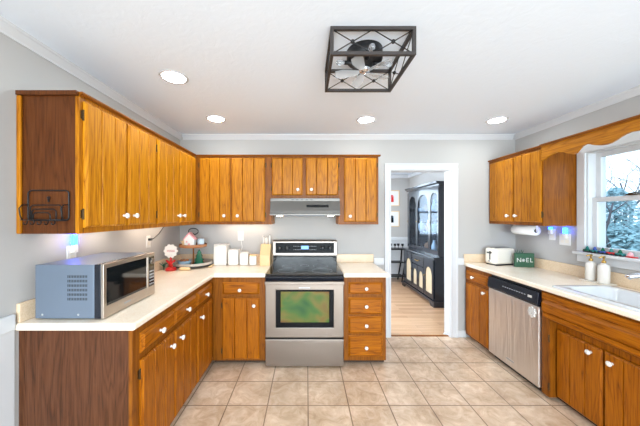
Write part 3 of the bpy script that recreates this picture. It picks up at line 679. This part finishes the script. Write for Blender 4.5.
for i, (kx, kz, ky) in enumerate(((-.505, .085, 3.085), (-.485, .07, 3.12), (-.462, .075, 3.085), (-.44, .065, 3.12), (-.428, .1, 3.085))):
    k_ = thing('kitchen_knife', 'white-handled kitchen knife in the bamboo block', 'knife', (kx, ky, 1.145), group='knives in the bamboo block')
    b = B(); tube(b, [(kx, ky, 1.146), (kx, ky+.002, 1.150+kz*.5), (kx, ky, 1.150+kz)], [.008, .010, .009], 8); obj('handle', b, M['white'], k_)
    obj('cap', lathe(B(), [(.0092, 0), (.008, .005), (0, .006)], (kx, ky, 1.150+kz), 'z', 10), M['chrome'], k_)
# tiered tray
tx, ty = -1.272, 2.975; z0 = .9102
r = thing('tiered_tray', 'two-tier round wooden tray in the back left corner with Christmas decorations', 'tray', (tx, ty, z0))
obj('lower_tray', lathe(B(), [(.19, .015), (.205, .018), (.208, .055), (.200, .055), (.196, .024), (0, .024)], (tx, ty, z0), 'z', 40), mat('washed_grey_wood', (176, 166, 154), .6), r, label='washed grey lower tray')
b = B(); tube(b, [(tx+.206*math.cos(2*PI*k/40), ty+.206*math.sin(2*PI*k/40), z0+.022) for k in range(40)], .006, 6, True); obj('dark_band', b, M['blackm'], r)
for k in range(3): obj('foot', lathe(B(), [(.014, 0), (.018, .008), (.012, .0151)], (tx+.15*math.cos(2.1*k+.4), ty+.15*math.sin(2.1*k+.4), z0), 'z', 12), M['bamboo'], r)
obj('post', lathe(B(), [(.010, .024), (.014, .03), (.008, .05), (.008, .20), (.012, .215)], (tx, ty, z0), 'z', 12), wood('rail', 'z'), r)
obj('upper_tray', lathe(B(), [(.13, .215), (.142, .218), (.145, .250), (.139, .250), (.134, .224), (0, .224)], (tx, ty, z0), 'z', 40), M['ginger'], r, label='wooden upper tray')
b = B(); tube(b, [(tx-.001, ty, z0+.224), (tx, ty, z0+.37)], .006)
tube(b, [(tx+.055*math.cos(t), ty, z0+.39+.035*math.sin(t)) for t in [2*PI*k/24 for k in range(24)]], .0055, 8, True); obj('handle', b, M['blackm'], r)
x, y, z = tx-.055, ty-.10, z0+.0242
r = thing('bowl', 'blue-grey bowl on the lower tier of the tray', 'bowl', (x, y, z))
obj('bowl', lathe(B(), [(.04, 0), (.062, .012), (.07, .055), (.065, .055), (.056, .016), (0, .012)], (x, y, z), 'z', 28), M['bluegrey'], r).name = 'bowl_shell'
b = B()
for k in range(7): lathe(b, [(0, -.012), (.012, -.008), (.015, 0), (.012, .008), (0, .012)], (x+.034*math.cos(k*1.05)*(k > 0), y+.034*math.sin(k*1.05)*(k > 0), z+.058), 'z', 8)
obj('brown_filling', b, M['ginger'], r)
x, y, z = tx+.10, ty-.085, z0+.0242
r = thing('christmas_tree_figurine', 'glossy green ceramic Christmas tree on the lower tier of the tray', 'figurine', (x, y, z))
b = lathe(B(), [(.06, .008), (.064, .014), (.036, .055), (.052, .058), (.028, .096), (.04, .099), (.018, .132), (.026, .135), (0, .178)], (x, y, z), 'z', 16); obj('tree', b, M['green'], r)
obj('base', lathe(B(), [(.03, 0), (.03, .0079)], (x, y, z), 'z', 16), M['white'], r)
x, y, z = tx-.01, ty-.06, z0+.2242
r = thing('gingerbread_house', 'little white and pink house on the upper tier of the tray', 'figurine', (x, y, z))
b = B(); prism(b, [(-.05, 0), (.05, 0), (.056, .09), (0, .15), (-.056, .09)], lambda p, q: (x+p, y-.03, z+q), lambda p, q: (x+p, y+.03, z+q)); obj('walls', b, M['white'], r, .004)
b = B(); box(b, x-.012, x+.012, y-.033, y-.03, z, z+.04); box(b, x-.034, x-.018, y-.032, y-.03, z+.05, z+.068); obj('door_and_window', b, M['pink'], r)
b = B(); prism(b, [(-.066, .084), (-.058, .078), (0, .142), (.058, .078), (.066, .084), (0, .162)], lambda p, q: (x+p, y-.034, z+q), lambda p, q: (x+p, y+.034, z+q)); obj('roof', b, M['pink'], r)
x, y = tx+.085, ty
r = thing('mug', 'small white and pale blue mug on the upper tier, right side', 'mug', (x, y, z))
obj('cup', lathe(B(), [(.03, 0), (.036, .01), (.036, .085), (.032, .085), (.032, .012), (0, .008)], (x, y, z), 'z', 22), mat('pale_blue_glaze', (196, 214, 226), .2), r)
b = B(); tube(b, [(x, y-.034, z+.066), (x, y-.056, z+.058), (x, y-.056, z+.034), (x, y-.034, z+.024)], .005); obj('handle', b, M['white'], r)
x, y = tx-.09, ty-.02
r = thing('wooden_star', 'pale wooden star leaning at the left of the upper tier', 'figurine', (x, y, z))
pts = [((.05 if k % 2 == 0 else .024)*math.sin(PI*k/5), .045+(.05 if k % 2 == 0 else .024)*math.cos(PI*k/5)) for k in range(10)]
b = B(); prism(b, pts, lambda p, q: (x+p, y-.008, z+q-.003), lambda p, q: (x+p, y+.008, z+q-.003)); obj('star', b, M['bamboo'], r)
b = B()
for k in range(12):
    t = k/11; lathe(b, [(0, -.010), (.008, -.006), (.010, 0), (.008, .006), (0, .010)], (tx+.212+.012*math.sin(t*7), ty-.10+.15*t, z0+.0105+.05*math.sin(t*3.1)*.0), 'z', 8)
single('bead_garland', b, M['bamboo'], 'string of pale wooden beads beside the tiered tray', 'garland', (tx+.212, ty, z0))
# ornament stand
x, y = -1.407, 2.745
r = thing('ornament_stand', 'red stand holding a round white scalloped plaque, left of the tiered tray', 'decoration', (x, y, z0))
obj('base', lathe(B(), [(.052, 0), (.055, .01), (.045, .028), (.02, .036), (0, .037)], (x, y, z0), 'z', 24), M['red'], r)
b = B(); tube(b, [(x, y, z0+.036), (x, y, z0+.14)], .011)
for sx in (-1, 1): tube(b, [(x+sx*.045, y-.005, z0+.105), (x, y-.012, z0+.07), (x-sx*.02, y-.005, z0+.045)], [.010, .013, .006], 8)
obj('ribbon_stem', b, M['red'], r)
pts = []
for k in range(60):
    t = 2*PI*k/60; rr = .068+.006*math.cos(10*t); pts.append((rr*math.cos(t), rr*math.sin(t)))
b = B(); prism(b, pts, lambda p, q: (x+p, y-.010, z0+.20+q), lambda p, q: (x+p, y+.008, z0+.20+q)); pq = obj('plaque', b, M['white'], r, .002)
b = B()
for k in range(7):
    xx = x-.036+.012*k; tube(b, [(xx, y-.0115, z0+.19+.008*(k % 2)), (xx+.004, y-.0115, z0+.215), (xx+.009, y-.0115, z0+.19)], .0016, 5)
obj('script_marks', b, M['pink'], pq)
b = B(); lathe(b, [(0, -.06), (.012, -.056), (.017, -.04), (.017, .04), (.012, .056), (0, .06)], (-1.26, 2.735, z0+.0172), 'x', 14); single('wooden_roller', b, M['bamboo'], 'short pale wooden roller in front of the tiered tray', 'decoration', (-1.26, 2.735, z0))
b = B()
for k in range(6): tube(b, [(-1.478, 2.74, z0+.004), (-1.475-.006*k, 2.72+.02*k, z0+.05), (-1.49+.012*k, 2.68+.035*k, z0+.085)], [.003, .006, .002], 5)
single('green_sprig', b, M['green'], 'small green sprig by the wall left of the red stand', 'decoration', (-1.478, 2.74, z0))
# microwave
x0, x1, y0, y1, z0m, z1m = -1.475, -1.102, 1.437, 1.921, .918, 1.211
r = thing('microwave', 'silver countertop microwave with black glass door on the left counter', 'microwave', ((x0+x1)/2, (y0+y1)/2, .9102))
obj('casing', box(B(), x0, x1-.052, y0, y1, z0m, z1m), M['silverpaint'], r, .004)
obj('front_surround', box(B(), x1-.0515, x1-.016, y0, y1, z0m-.001, z1m+.001), M['navy'], r, .003)
b = B(); slab(b, [y0, y0+.022, 1.828, 1.838], [z0m-.001, z0m+.062, z1m-.022, z1m+.001], [(1, 1)], lambda u, v, t: (t, u, v), x1-.0155, x1); dr = obj('door', b, M['steellight'], r, .002)
obj('door_window', box(B(), x1-.014, x1-.002, y0+.0225, 1.8275, z0m+.0625, z1m-.0225), M['darkglass'], dr)
obj('badge', box(B(), x1-.0005, x1+.0008, 1.60, 1.66, z0m+.026, z0m+.036), M['mark'], dr)
b = B(); box(b, x1-.0155, x1, 1.8395, y1, z0m-.001, z1m+.001); cp = obj('control_panel', b, M['steellight'], r, .002)
obj('control_glass', box(B(), x1-.001, x1+.0008, 1.848, y1-.010, z0m+.062, z1m-.022), M['darkglass'], cp)
obj('dial', lathe(B(), [(.020, 0), (.019, .012), (0, .013)], (x1+.001, 1.88, z1m-.055), 'x', 20), M['steel'], cp)
b = B()
for i in range(5):
    for j in range(3): box(b, x1+.0008, x1+.002, 1.856+j*.018, 1.868+j*.018, z0m+.075+i*.022, z0m+.084+i*.022)
obj('buttons', b, M['mark'], cp)
b = B()
for row in range(6):
    for k in range(13): box(b, -1.298+k*.0085, -1.294+k*.0085, y0-.0006, y0+.001, 1.140-.0245*row, 1.154-.0245*row)
obj('side_vents', b, M['dark'], r, label='rows of dark vent slots on the side')
for fx in (x0+.04, x1-.07):
    for fy_ in (y0+.04, y1-.04): obj('foot', lathe(B(), [(.012, 0), (.012, .0078)], (fx, fy_, .9102), 'z', 12), M['dark'], r)
b = B()
for fx in (x0+.04, x0+.235): lathe(b, [(.006, 0), (.006, .001), (0, .001)], (fx, y0, z0m+.022), '-y', 10)
obj('screws', b, M['mark'], r)
# wire rack on cabinet side
r = thing('wire_mail_rack', 'black wire rack with hooks hung on the dark end of the left wall cabinet', 'wire rack', (-1.40, 1.39, 1.47))
Y0 = 1.408
def rr2(xa, xb, za, zb, y, rad=.02, n=5, open_bottom=False):
    return [(px, y, pz) for px, pz in rrect((xa+xb)/2, (za+zb)/2, (xb-xa)/2, (zb-za)/2, rad, n)]
b = B(); tube(b, rr2(-1.482, -1.265, 1.452, 1.612, Y0), .0035, 6, True); bk = obj('back_frame', b, M['blackm'], r)
b = B(); tube(b, [(-1.374+.006*math.cos(k), Y0, 1.573+.006*math.sin(k)) for k in [2*PI*i/12 for i in range(12)]], .0025, 6, True); box(b, -1.377, -1.371, Y0-.002, Y0+.002, 1.551, 1.567); obj('hanger_loop', b, M['blackm'], r)
for i, (w, h, yy) in enumerate(((.083, .078, .012), (.064, .056, .024), (.044, .038, .036))):
    b = B(); tube(b, [(-1.374-w, Y0-yy, 1.456), (-1.374-w, Y0-yy, 1.456+h-.012), (-1.374-w+.012, Y0-yy, 1.456+h), (-1.374+w-.012, Y0-yy, 1.456+h), (-1.374+w, Y0-yy, 1.456+h-.012), (-1.374+w, Y0-yy, 1.456)], .003, 6); obj('divider', b, M['blackm'], r)
b = B()
for k in range(5): tube(b, [(-1.480, Y0-.010*k, 1.456), (-1.268, Y0-.010*k, 1.456)], .0025, 6)
for k in range(7): tube(b, [(-1.47+k*.032, Y0, 1.456), (-1.47+k*.032, Y0-.04, 1.456)], .0025, 6)
obj('basket_floor', b, M['blackm'], r)
for xx in (-1.482, -1.266):
    b = B(); tube(b, [(xx, Y0, 1.536), (xx, Y0-.03, 1.534), (xx, Y0-.045, 1.516), (xx, Y0-.040, 1.48), (xx, Y0-.03, 1.456)], .003, 6); obj('side_loop', b, M['blackm'], r)
for k in range(5):
    xx = -1.455+k*.036; b = B(); tube(b, [(xx, Y0-.03, 1.456), (xx, Y0-.03, 1.440), (xx, Y0-.036, 1.432), (xx, Y0-.046, 1.433), (xx, Y0-.05, 1.443)], .0025, 6); obj('hook', b, M['blackm'], r)

# ---------------------------------------------------------------- ceiling lights and caged fan
for lx, ly, lb in ((-.94, 1.876, 'round recessed ceiling light nearest the left wall cabinets'), (-.918, 2.683, 'round recessed ceiling light near the back left corner'), (.61, 2.71, 'round recessed ceiling light in front of the doorway'), (1.963, 2.725, 'round recessed ceiling light near the right wall cabinet'),
                   (-.94, -.6, 'added unseen ceiling light behind on the left'), (.61, -.6, 'added unseen ceiling light behind in the middle'), (1.963, -.6, 'added unseen ceiling light behind on the right'), (.6, 4.5, 'added unseen ceiling light in the dining room, nearer'), (.6, 5.6, 'added unseen ceiling light in the dining room, farther'), (1.5, 4.4, 'added unseen ceiling light in the dining room near the hutch'), (1.5, 5.5, 'added unseen ceiling light in the dining room near the pictures')):  # lamps behind the camera and in the dining room are added fill
    H = 2.46 if ly < 3 else 2.44; r = thing('recessed_light', lb, 'ceiling light', (lx, ly, H), group='recessed ceiling lights')
    obj('trim_ring', lathe(B(), [(.078, .0), (.078, .004), (.095, .003), (.098, 0)], (lx, ly, H), '-z', 32), M['trim'], r)
    obj('lens', lathe(B(), [(.077, .0005), (.077, .003), (0, .0035)], (lx, ly, H), '-z', 32), M['lamp'], r)
H = 2.46; fx0, fx1, fy0, fy1, fz0 = .124, .568, 1.368, 1.79, 2.312
r = thing('ceiling_fan', 'black caged ceiling fan light with crossed rods and clear blades', 'ceiling fan', ((fx0+fx1)/2, (fy0+fy1)/2, H))
b = B(); t = .017
for zz in (fz0, H-t-.0005):
    for yy in (fy0, fy1-t): box(b, fx0, fx1, yy, yy+t, zz, zz+t)
    for xx in (fx0, fx1-t): box(b, xx, xx+t, fy0+t, fy1-t, zz, zz+t)
for xx in (fx0, fx1-t):
    for yy in (fy0, fy1-t): box(b, xx, xx+t, yy, yy+t, fz0+t, H-t-.0005)
obj('cage_frame', b, M['cage'], r)
def xr(p0, p1):
    """a crossed-rod panel between two corner points"""
    b = B(); (xa, ya), (xb, yb) = p0, p1; za, zb = fz0+.01, H-.012
    tube(b, [(xa, ya, za), (xb, yb, zb)], .0028, 6); tube(b, [(xa, ya, zb), (xb, yb, za)], .0028, 6)
    c = ((xa+xb)/2, (ya+yb)/2, (za+zb)/2); lathe(b, [(0, -.011), (.008, -.008), (.011, 0), (.008, .008), (0, .011)], c, 'z', 10); obj('crossed_rods', b, M['blackm'], r)
xm, ym = (fx0+fx1)/2, (fy0+fy1)/2
for yy in (fy0+.01, fy1-.01): xr((fx0+.01, yy), (xm, yy)); xr((xm, yy), (fx1-.01, yy))
for xx in (fx0+.01, fx1-.01): xr((xx, fy0+.01), (xx, ym)); xr((xx, ym), (xx, fy1-.01))
obj('motor_housing', lathe(B(), [(.105, .0005), (.105, .055), (.095, .065), (.05, .07), (.045, .095), (0, .095)], (xm, ym, H), '-z', 32), M['blackm'], r)
obj('hub', lathe(B(), [(.032, .0955), (.036, .11), (.03, .125), (0, .13)], (xm, ym, H), '-z', 24), M['chrome'], r)
for k in range(5):
    t = 2*PI*k/5+.5; u = Vector((math.cos(t), math.sin(t), 0)); w = Vector((-u.y, u.x, 0)); o3 = Vector((xm, ym, H-.122))
    pts = [(.03, -.012), (.07, -.028), (.13, -.04), (.168, -.035), (.178, -.01), (.172, .018), (.13, .026), (.07, .018), (.03, .012)]
    b = B(); prism(b, pts, lambda p, q: o3+u*p+w*q+Vector((0, 0, q*.25)), lambda p, q: o3+u*p+w*q+Vector((0, 0, q*.25-.003))); obj('blade', b, M['blade'], r, label='clear fan blade')
for k in range(4):
    t = PI/2*k+.05; u = Vector((math.cos(t), math.sin(t), 0)); c = Vector((xm, ym, H-.072))
    b = B(); tube(b, [c+u*.05, c+u*.12], .012, 12); ar = obj('lamp_socket', b, M['blackm'], r)
    b = B(); tube(b, [c+u*.121, c+u*.13, c+u*.14, c+u*.155, c+u*.165, c+u*.17], [.011, .012, .016, .018, .013, .005], 14); obj('bulb', b, M['bulb'], ar, label='clear glass bulb')

# ---------------------------------------------------------------- dining room seen through the doorway
hm = M['hutch']
mh = lambda a, d, z: (2.06-d, a, z)
r = thing('china_hutch', 'tall dark blue china hutch with arched glass doors in the room beyond the doorway', 'hutch', (2.25, 4.93, 0))
ya, yb = 4.25, 5.61
b = B(); box(b, 2.065, 2.44, ya+.003, yb-.003, .08, .775); obj('lower_body', b, hm, r)
b = B(); prism(b, [(ya-.02, .0), (ya+.10, .0), (ya+.14, .055), (yb-.14, .055), (yb-.10, 0), (yb+.02, 0), (yb+.02, .10), (ya-.02, .10)], lambda p, q: (2.035, p, q), lambda p, q: (2.06, p, q)); box(b, 2.061, 2.44, ya-.02, ya, 0, .10); obj('plinth', b, hm, r)
b = B(); box(b, 2.03, 2.44, ya-.02, yb+.02, .775, .80); obj('waist_top', b, hm, r, .008)
def arch(root, mp, a0, a1, z0, z1, b0, b1, w0, zs, th=.018, name='door', n=12, m=None):
    """plate a0..a1 x z0..z1 with an arched hole b0..b1 from w0 up; spring line zs"""
    rad = (b1-b0)/2; c = (b0+b1)/2
    A = [b0+(b1-b0)*i/n for i in range(n+1)]; top = [zs+math.sqrt(max(0, rad*rad-(a-c)**2)) for a in A]
    b = B(); mbox(b, mp, a0, b0, 0, th, z0, z1); mbox(b, mp, b1, a1, 0, th, z0, z1); mbox(b, mp, b0, b1, 0, th, z0, w0)
    for i in range(n): prism(b, [(A[i], top[i]), (A[i+1], top[i+1]), (A[i+1], z1), (A[i], z1)], lambda p, q: mp(p, 0, q), lambda p, q: mp(p, th, q))
    return obj(name, b, m or hm, root)
for a0, a1 in ((4.27, 4.60), (5.13, 5.47)):
    dd = arch(r, mh, a0, a1, .12, .755, a0+.045, a1-.045, .19, .50); obj('cloth_panel', mbox(B(), mh, a0+.04, a1-.04, -.004, .004, .18, .67), M['tan'], dd)
    obj('knob', lathe(B(), [(.005, 0), (.012, .012), (0, .02)], mh(a1-.02 if a0 < 5 else a0+.02, .018, .45), '-x', 10), M['gold_m'], dd)
for a0, a1 in ((4.615, 4.86), (4.87, 5.115)):
    dd = arch(r, mh, a0, a1, .12, .56, a0+.04, a1-.04, .19, .40); obj('cloth_panel', mbox(B(), mh, a0+.035, a1-.035, -.004, .004, .18, .51), M['tan'], dd)
o = obj('drawer', mbox(B(), mh, 4.62, 5.11, 0, .02, .58, .75), hm, r, .006); b = B(); tube(b, [mh(4.80, .02, .675), mh(4.81, .04, .655), mh(4.93, .04, .655), mh(4.94, .02, .675)], .007); obj('pull', b, M['gold_m'], o)
mu = lambda a, d, z: (2.15-d, a, z)
b = B(); box(b, 2.42, 2.44, 4.28, 5.58, .801, 1.97); box(b, 2.15, 2.42, 5.56, 5.58, .801, 1.97); box(b, 2.15, 2.42, 4.28, 4.30, .801, 1.97); box(b, 2.15, 2.42, 4.30, 5.56, 1.95, 1.97); box(b, 2.15, 2.42, 4.30, 5.56, .801, .82); obj('upper_body', b, hm, r)
for z in (1.17, 1.54): obj('shelf', box(B(), 2.17, 2.4195, 4.3005, 5.5595, z, z+.012), hm, r)
for a0, a1 in ((4.28, 4.60), (4.605, 5.13), (5.135, 5.58)):
    e = .045 if a0 < 5.1 else .10
    dd = arch(r, mu, a0, a1, .83, 1.945, a0+.03, a1-e, .90, 1.86-(a1-a0-.03-e)/2, m=hm)
    obj('glass', mbox(B(), mu, a0+.025, a1-e+.005, .006, .010, .89, 1.87), M['hutchpane'], dd)
    obj('knob', lathe(B(), [(.005, 0), (.012, .012), (0, .02)], mu(a1-.02, .018, 1.36), '-x', 10), M['gold_m'], dd)
b = B(); prism(b, [(0, 1.972), (.02, 1.972), (.03, 1.99), (.06, 2.01), (.07, 2.035), (0, 2.035)], lambda p, q: (2.15-p, 4.25, q), lambda p, q: (2.15-p, 5.61, q)); box(b, 2.1505, 2.44, 4.25, 5.61, 1.972, 2.035); obj('cornice', b, hm, r)
# china inside the hutch
def vase(y, z, prof, m, lb, nm='vase', cat='vase'): single(nm, lathe(B(), prof, (2.30, y, z), 'z', 18), m, lb, cat, (2.30, y, z))
vp = [(.03, 0), (.055, .03), (.06, .09), (.03, .16), (.022, .2), (.03, .215), (0, .21)]
bp = [(.03, 0), (.075, .04), (.09, .07), (.085, .07), (0, .02)]
tp = [(.05, 0), (.07, .03), (.075, .10), (.05, .14), (.02, .15), (.01, .18), (0, .19)]
vase(4.43, 1.5522, tp, M['white'], 'white lidded jar on the hutch upper shelf, nearest end', 'jar', 'jar')
vase(4.45, 1.1822, vp, M['red'], 'red vase on the hutch middle shelf, nearest end')
vase(4.44, .8202, bp, M['ceramic'], 'white bowl on the hutch bottom, nearest end', 'bowl', 'bowl')
vase(4.75, 1.5522, vp, M['bluegrey'], 'blue-grey vase on the hutch upper shelf behind the middle door')
vase(4.98, 1.5522, tp, M['ginger'], 'brown lidded jar on the hutch upper shelf', 'jar', 'jar')
vase(4.74, 1.1822, tp, mat('sage_glaze', (142, 170, 130), .3), 'sage green lidded jar on the hutch middle shelf', 'jar', 'jar')
vase(4.98, 1.1822, vp, M['pink'], 'pink vase on the hutch middle shelf')
vase(4.76, .8202, vp, M['ceramic'], 'white vase on the hutch bottom behind the middle door')
vase(4.99, .8202, tp, M['ginger'], 'brown lidded jar on the hutch bottom', 'jar', 'jar')
vase(5.30, 1.1822, tp, M['ceramic'], 'white lidded jar on the hutch middle shelf, farthest end', 'jar', 'jar')
vase(5.32, 1.5522, bp, M['bluegrey'], 'blue-grey bowl on the hutch upper shelf, farthest end', 'bowl', 'bowl')
# framed pictures
for z, lb, cc in ((1.89, 'upper framed picture with red figure on the far dining room wall', 'red'), (1.40, 'lower framed picture with dark blue figure on the far dining room wall', 'blue')):
    r = thing('framed_picture', lb, 'picture', (2.02, 6.298, z))
    obj('frame', slab(B(), [1.835, 1.85, 2.19, 2.205], [z-.185, z-.17, z+.17, z+.185], [(1, 1)], lambda u, v, t: (u, t, v), 6.278, 6.2995), M['bamboo'], r)
    obj('mat_board', box(B(), 1.85, 2.19, 6.288, 6.292, z-.17, z+.17), M['paper'], r)
    b = B(); box(b, 1.965, 2.075, 6.2865, 6.288, z-.09, z+.06); obj('print', b, M['pink'] if cc == 'red' else M['bluegrey'], r)
    b = B(); lathe(b, [(.025, 0), (.025, .001)], (2.03, 6.2864, z+.055), '-y', 14); prism(b, [(1.99, z-.09), (2.07, z-.09), (2.06, z+.03), (2.0, z+.035)], lambda p, q: (p, 6.2865, q), lambda p, q: (p, 6.285, q)); obj('figure', b, M[cc] if cc == 'red' else M['navy'], r)
# black side table
r = thing('side_table', 'black side table with splayed legs and shelf against the far dining wall', 'table', (2.0, 6.0, 0))
obj('table_top', box(B(), 1.70, 2.27, 5.84, 6.16, .715, .735), M['blackm'], r, .004)
for sx in (-1, 1):
    for sy in (-1, 1):
        b = B(); tube(b, [(1.985+sx*.22, 6+sy*.12, .714), (1.985+sx*(.20 if sx > 0 else .25), 6+sy*.125, .4), (1.985+sx*(.13 if sx > 0 else .26), 6+sy*.13, .0)], .018, 8); obj('leg', b, M['blackm'], r)
for z in (.42, .11): obj('shelf', box(B(), 1.75, 2.17, 5.88, 6.12, z, z+.018), M['blackm'], r)
for i in range(5):
    xx = 1.82+.085*i; b = lathe(B(), [(.022, 0), (.008, .01), (.007, .05), (.028, .07), (.03, .11), (0, .10)], (xx, 5.95+.03*(i % 2), .7352), 'z', 12)
    single('candle_cup', b, M['blackm'], 'small black goblet on the side table in the far room', 'goblet', (xx, 5.95+.03*(i % 2), .7352), group='black goblets on the side table')

# ---------------------------------------------------------------- outside the window
b = B(); box(b, 2.9, 60, -25, 60, -.75, -.6); struct('ground_outside', b, M['lawn'])
def bare_tree(x, y, h, seed, label):
    rnd = random.Random(seed); b = B()
    def grow(p, d, ln, rad, dep):
        pts = [p]; q = Vector(p); dd = d.copy()
        for i in range(3):
            dd = (dd+Vector((rnd.uniform(-.18, .18), rnd.uniform(-.18, .18), rnd.uniform(-.05, .16)))).normalized(); q = q+dd*ln/3; pts.append(q.copy())
        tube(b, pts, [rad, rad*.85, rad*.72, rad*.6], 5)
        if dep == 0: return
        for i in range(3 if dep > 1 else 4):
            ax = dd.orthogonal().normalized(); ax.rotate(Matrix.Rotation(rnd.uniform(0, 6.28), 3, dd)); nd = (dd*rnd.uniform(.5, 1)+ax*rnd.uniform(.5, .95)).normalized()
            grow(pts[rnd.choice((1, 2, 3))], nd, ln*rnd.uniform(.58, .8), rad*.52, dep-1)
    grow(Vector((0, 0, 0)), Vector((0, 0, 1)), h*.34, h*.015, 5)
    r = thing('bare_tree', label, 'tree', (x, y, -.6)); obj('trunk_and_branches', b, M['bark'], r, local=True)
for i, (x, y, h) in enumerate(((9.0, 7.7, 4.6), (17.2, 14.2, 7.5), (29, 24, 12), (10.5, 2.5, 6.5), (21, 5.5, 9), (9.5, 14.5, 6.5))):
    bare_tree(x, y, h, 3+i, ['small leafless tree closest outside the window', 'middle leafless tree behind the closest one outside', 'tallest leafless tree far beyond the evergreens outside', 'leafless tree outside the window toward the right', 'farther leafless tree outside toward the right', 'leafless tree outside the window toward the left'][i])
lf = M['hedge']
def evergreen(x, y, h, w, seed, label):
    rnd = random.Random(seed); b = B()
    for i in range(3200):
        t = rnd.random()**.8; z = h*t; rr = w*(1-t**2.2)**.7*math.sqrt(rnd.random())*rnd.uniform(.7, 1.1)+.02; a = rnd.uniform(0, 2*PI); s = rnd.uniform(.06, .12)
        c = Vector((rr*math.cos(a), rr*math.sin(a), z+.1)); u = Vector((rnd.uniform(-1, 1), rnd.uniform(-1, 1), rnd.uniform(-.5, .5))).normalized(); w_ = u.orthogonal().normalized()
        vs = [b.verts.new(c+u*s), b.verts.new(c+w_*s*.4), b.verts.new(c-u*s), b.verts.new(c-w_*s*.4)]; b.faces.new(vs)
    r = thing('evergreen_tree', label, 'tree', (x, y, -.6)); obj('foliage', b, lf, r, local=True)
    obj('trunk', tube(B(), [(0, 0, 0), (0, 0, h*.8)], [w*.08, w*.03], 8), M['bark'], r, local=True)
ud, vd = Vector((.76, .65, 0)), Vector((-.65, .76, 0))
n_ = 0
for row, (dist, w, h) in enumerate(((12.2, .8, 1.9), (15.2, 1.0, 2.5), (19, 1.3, 2.95))):
    for k in range(-3, 4):
        p = ud*dist+vd*(k+.5*(row % 2))*w*2.05
        hh = h*random.uniform(.88, 1.12)
        evergreen(p.x, p.y, hh, w, 60+n_, 'evergreen outside the window, %s row, %s' % (('front', 'middle', 'back')[row], ('rightmost', 'second from right', 'third from right', 'in the middle', 'third from left', 'second from left', 'leftmost')[k+3])); n_ += 1
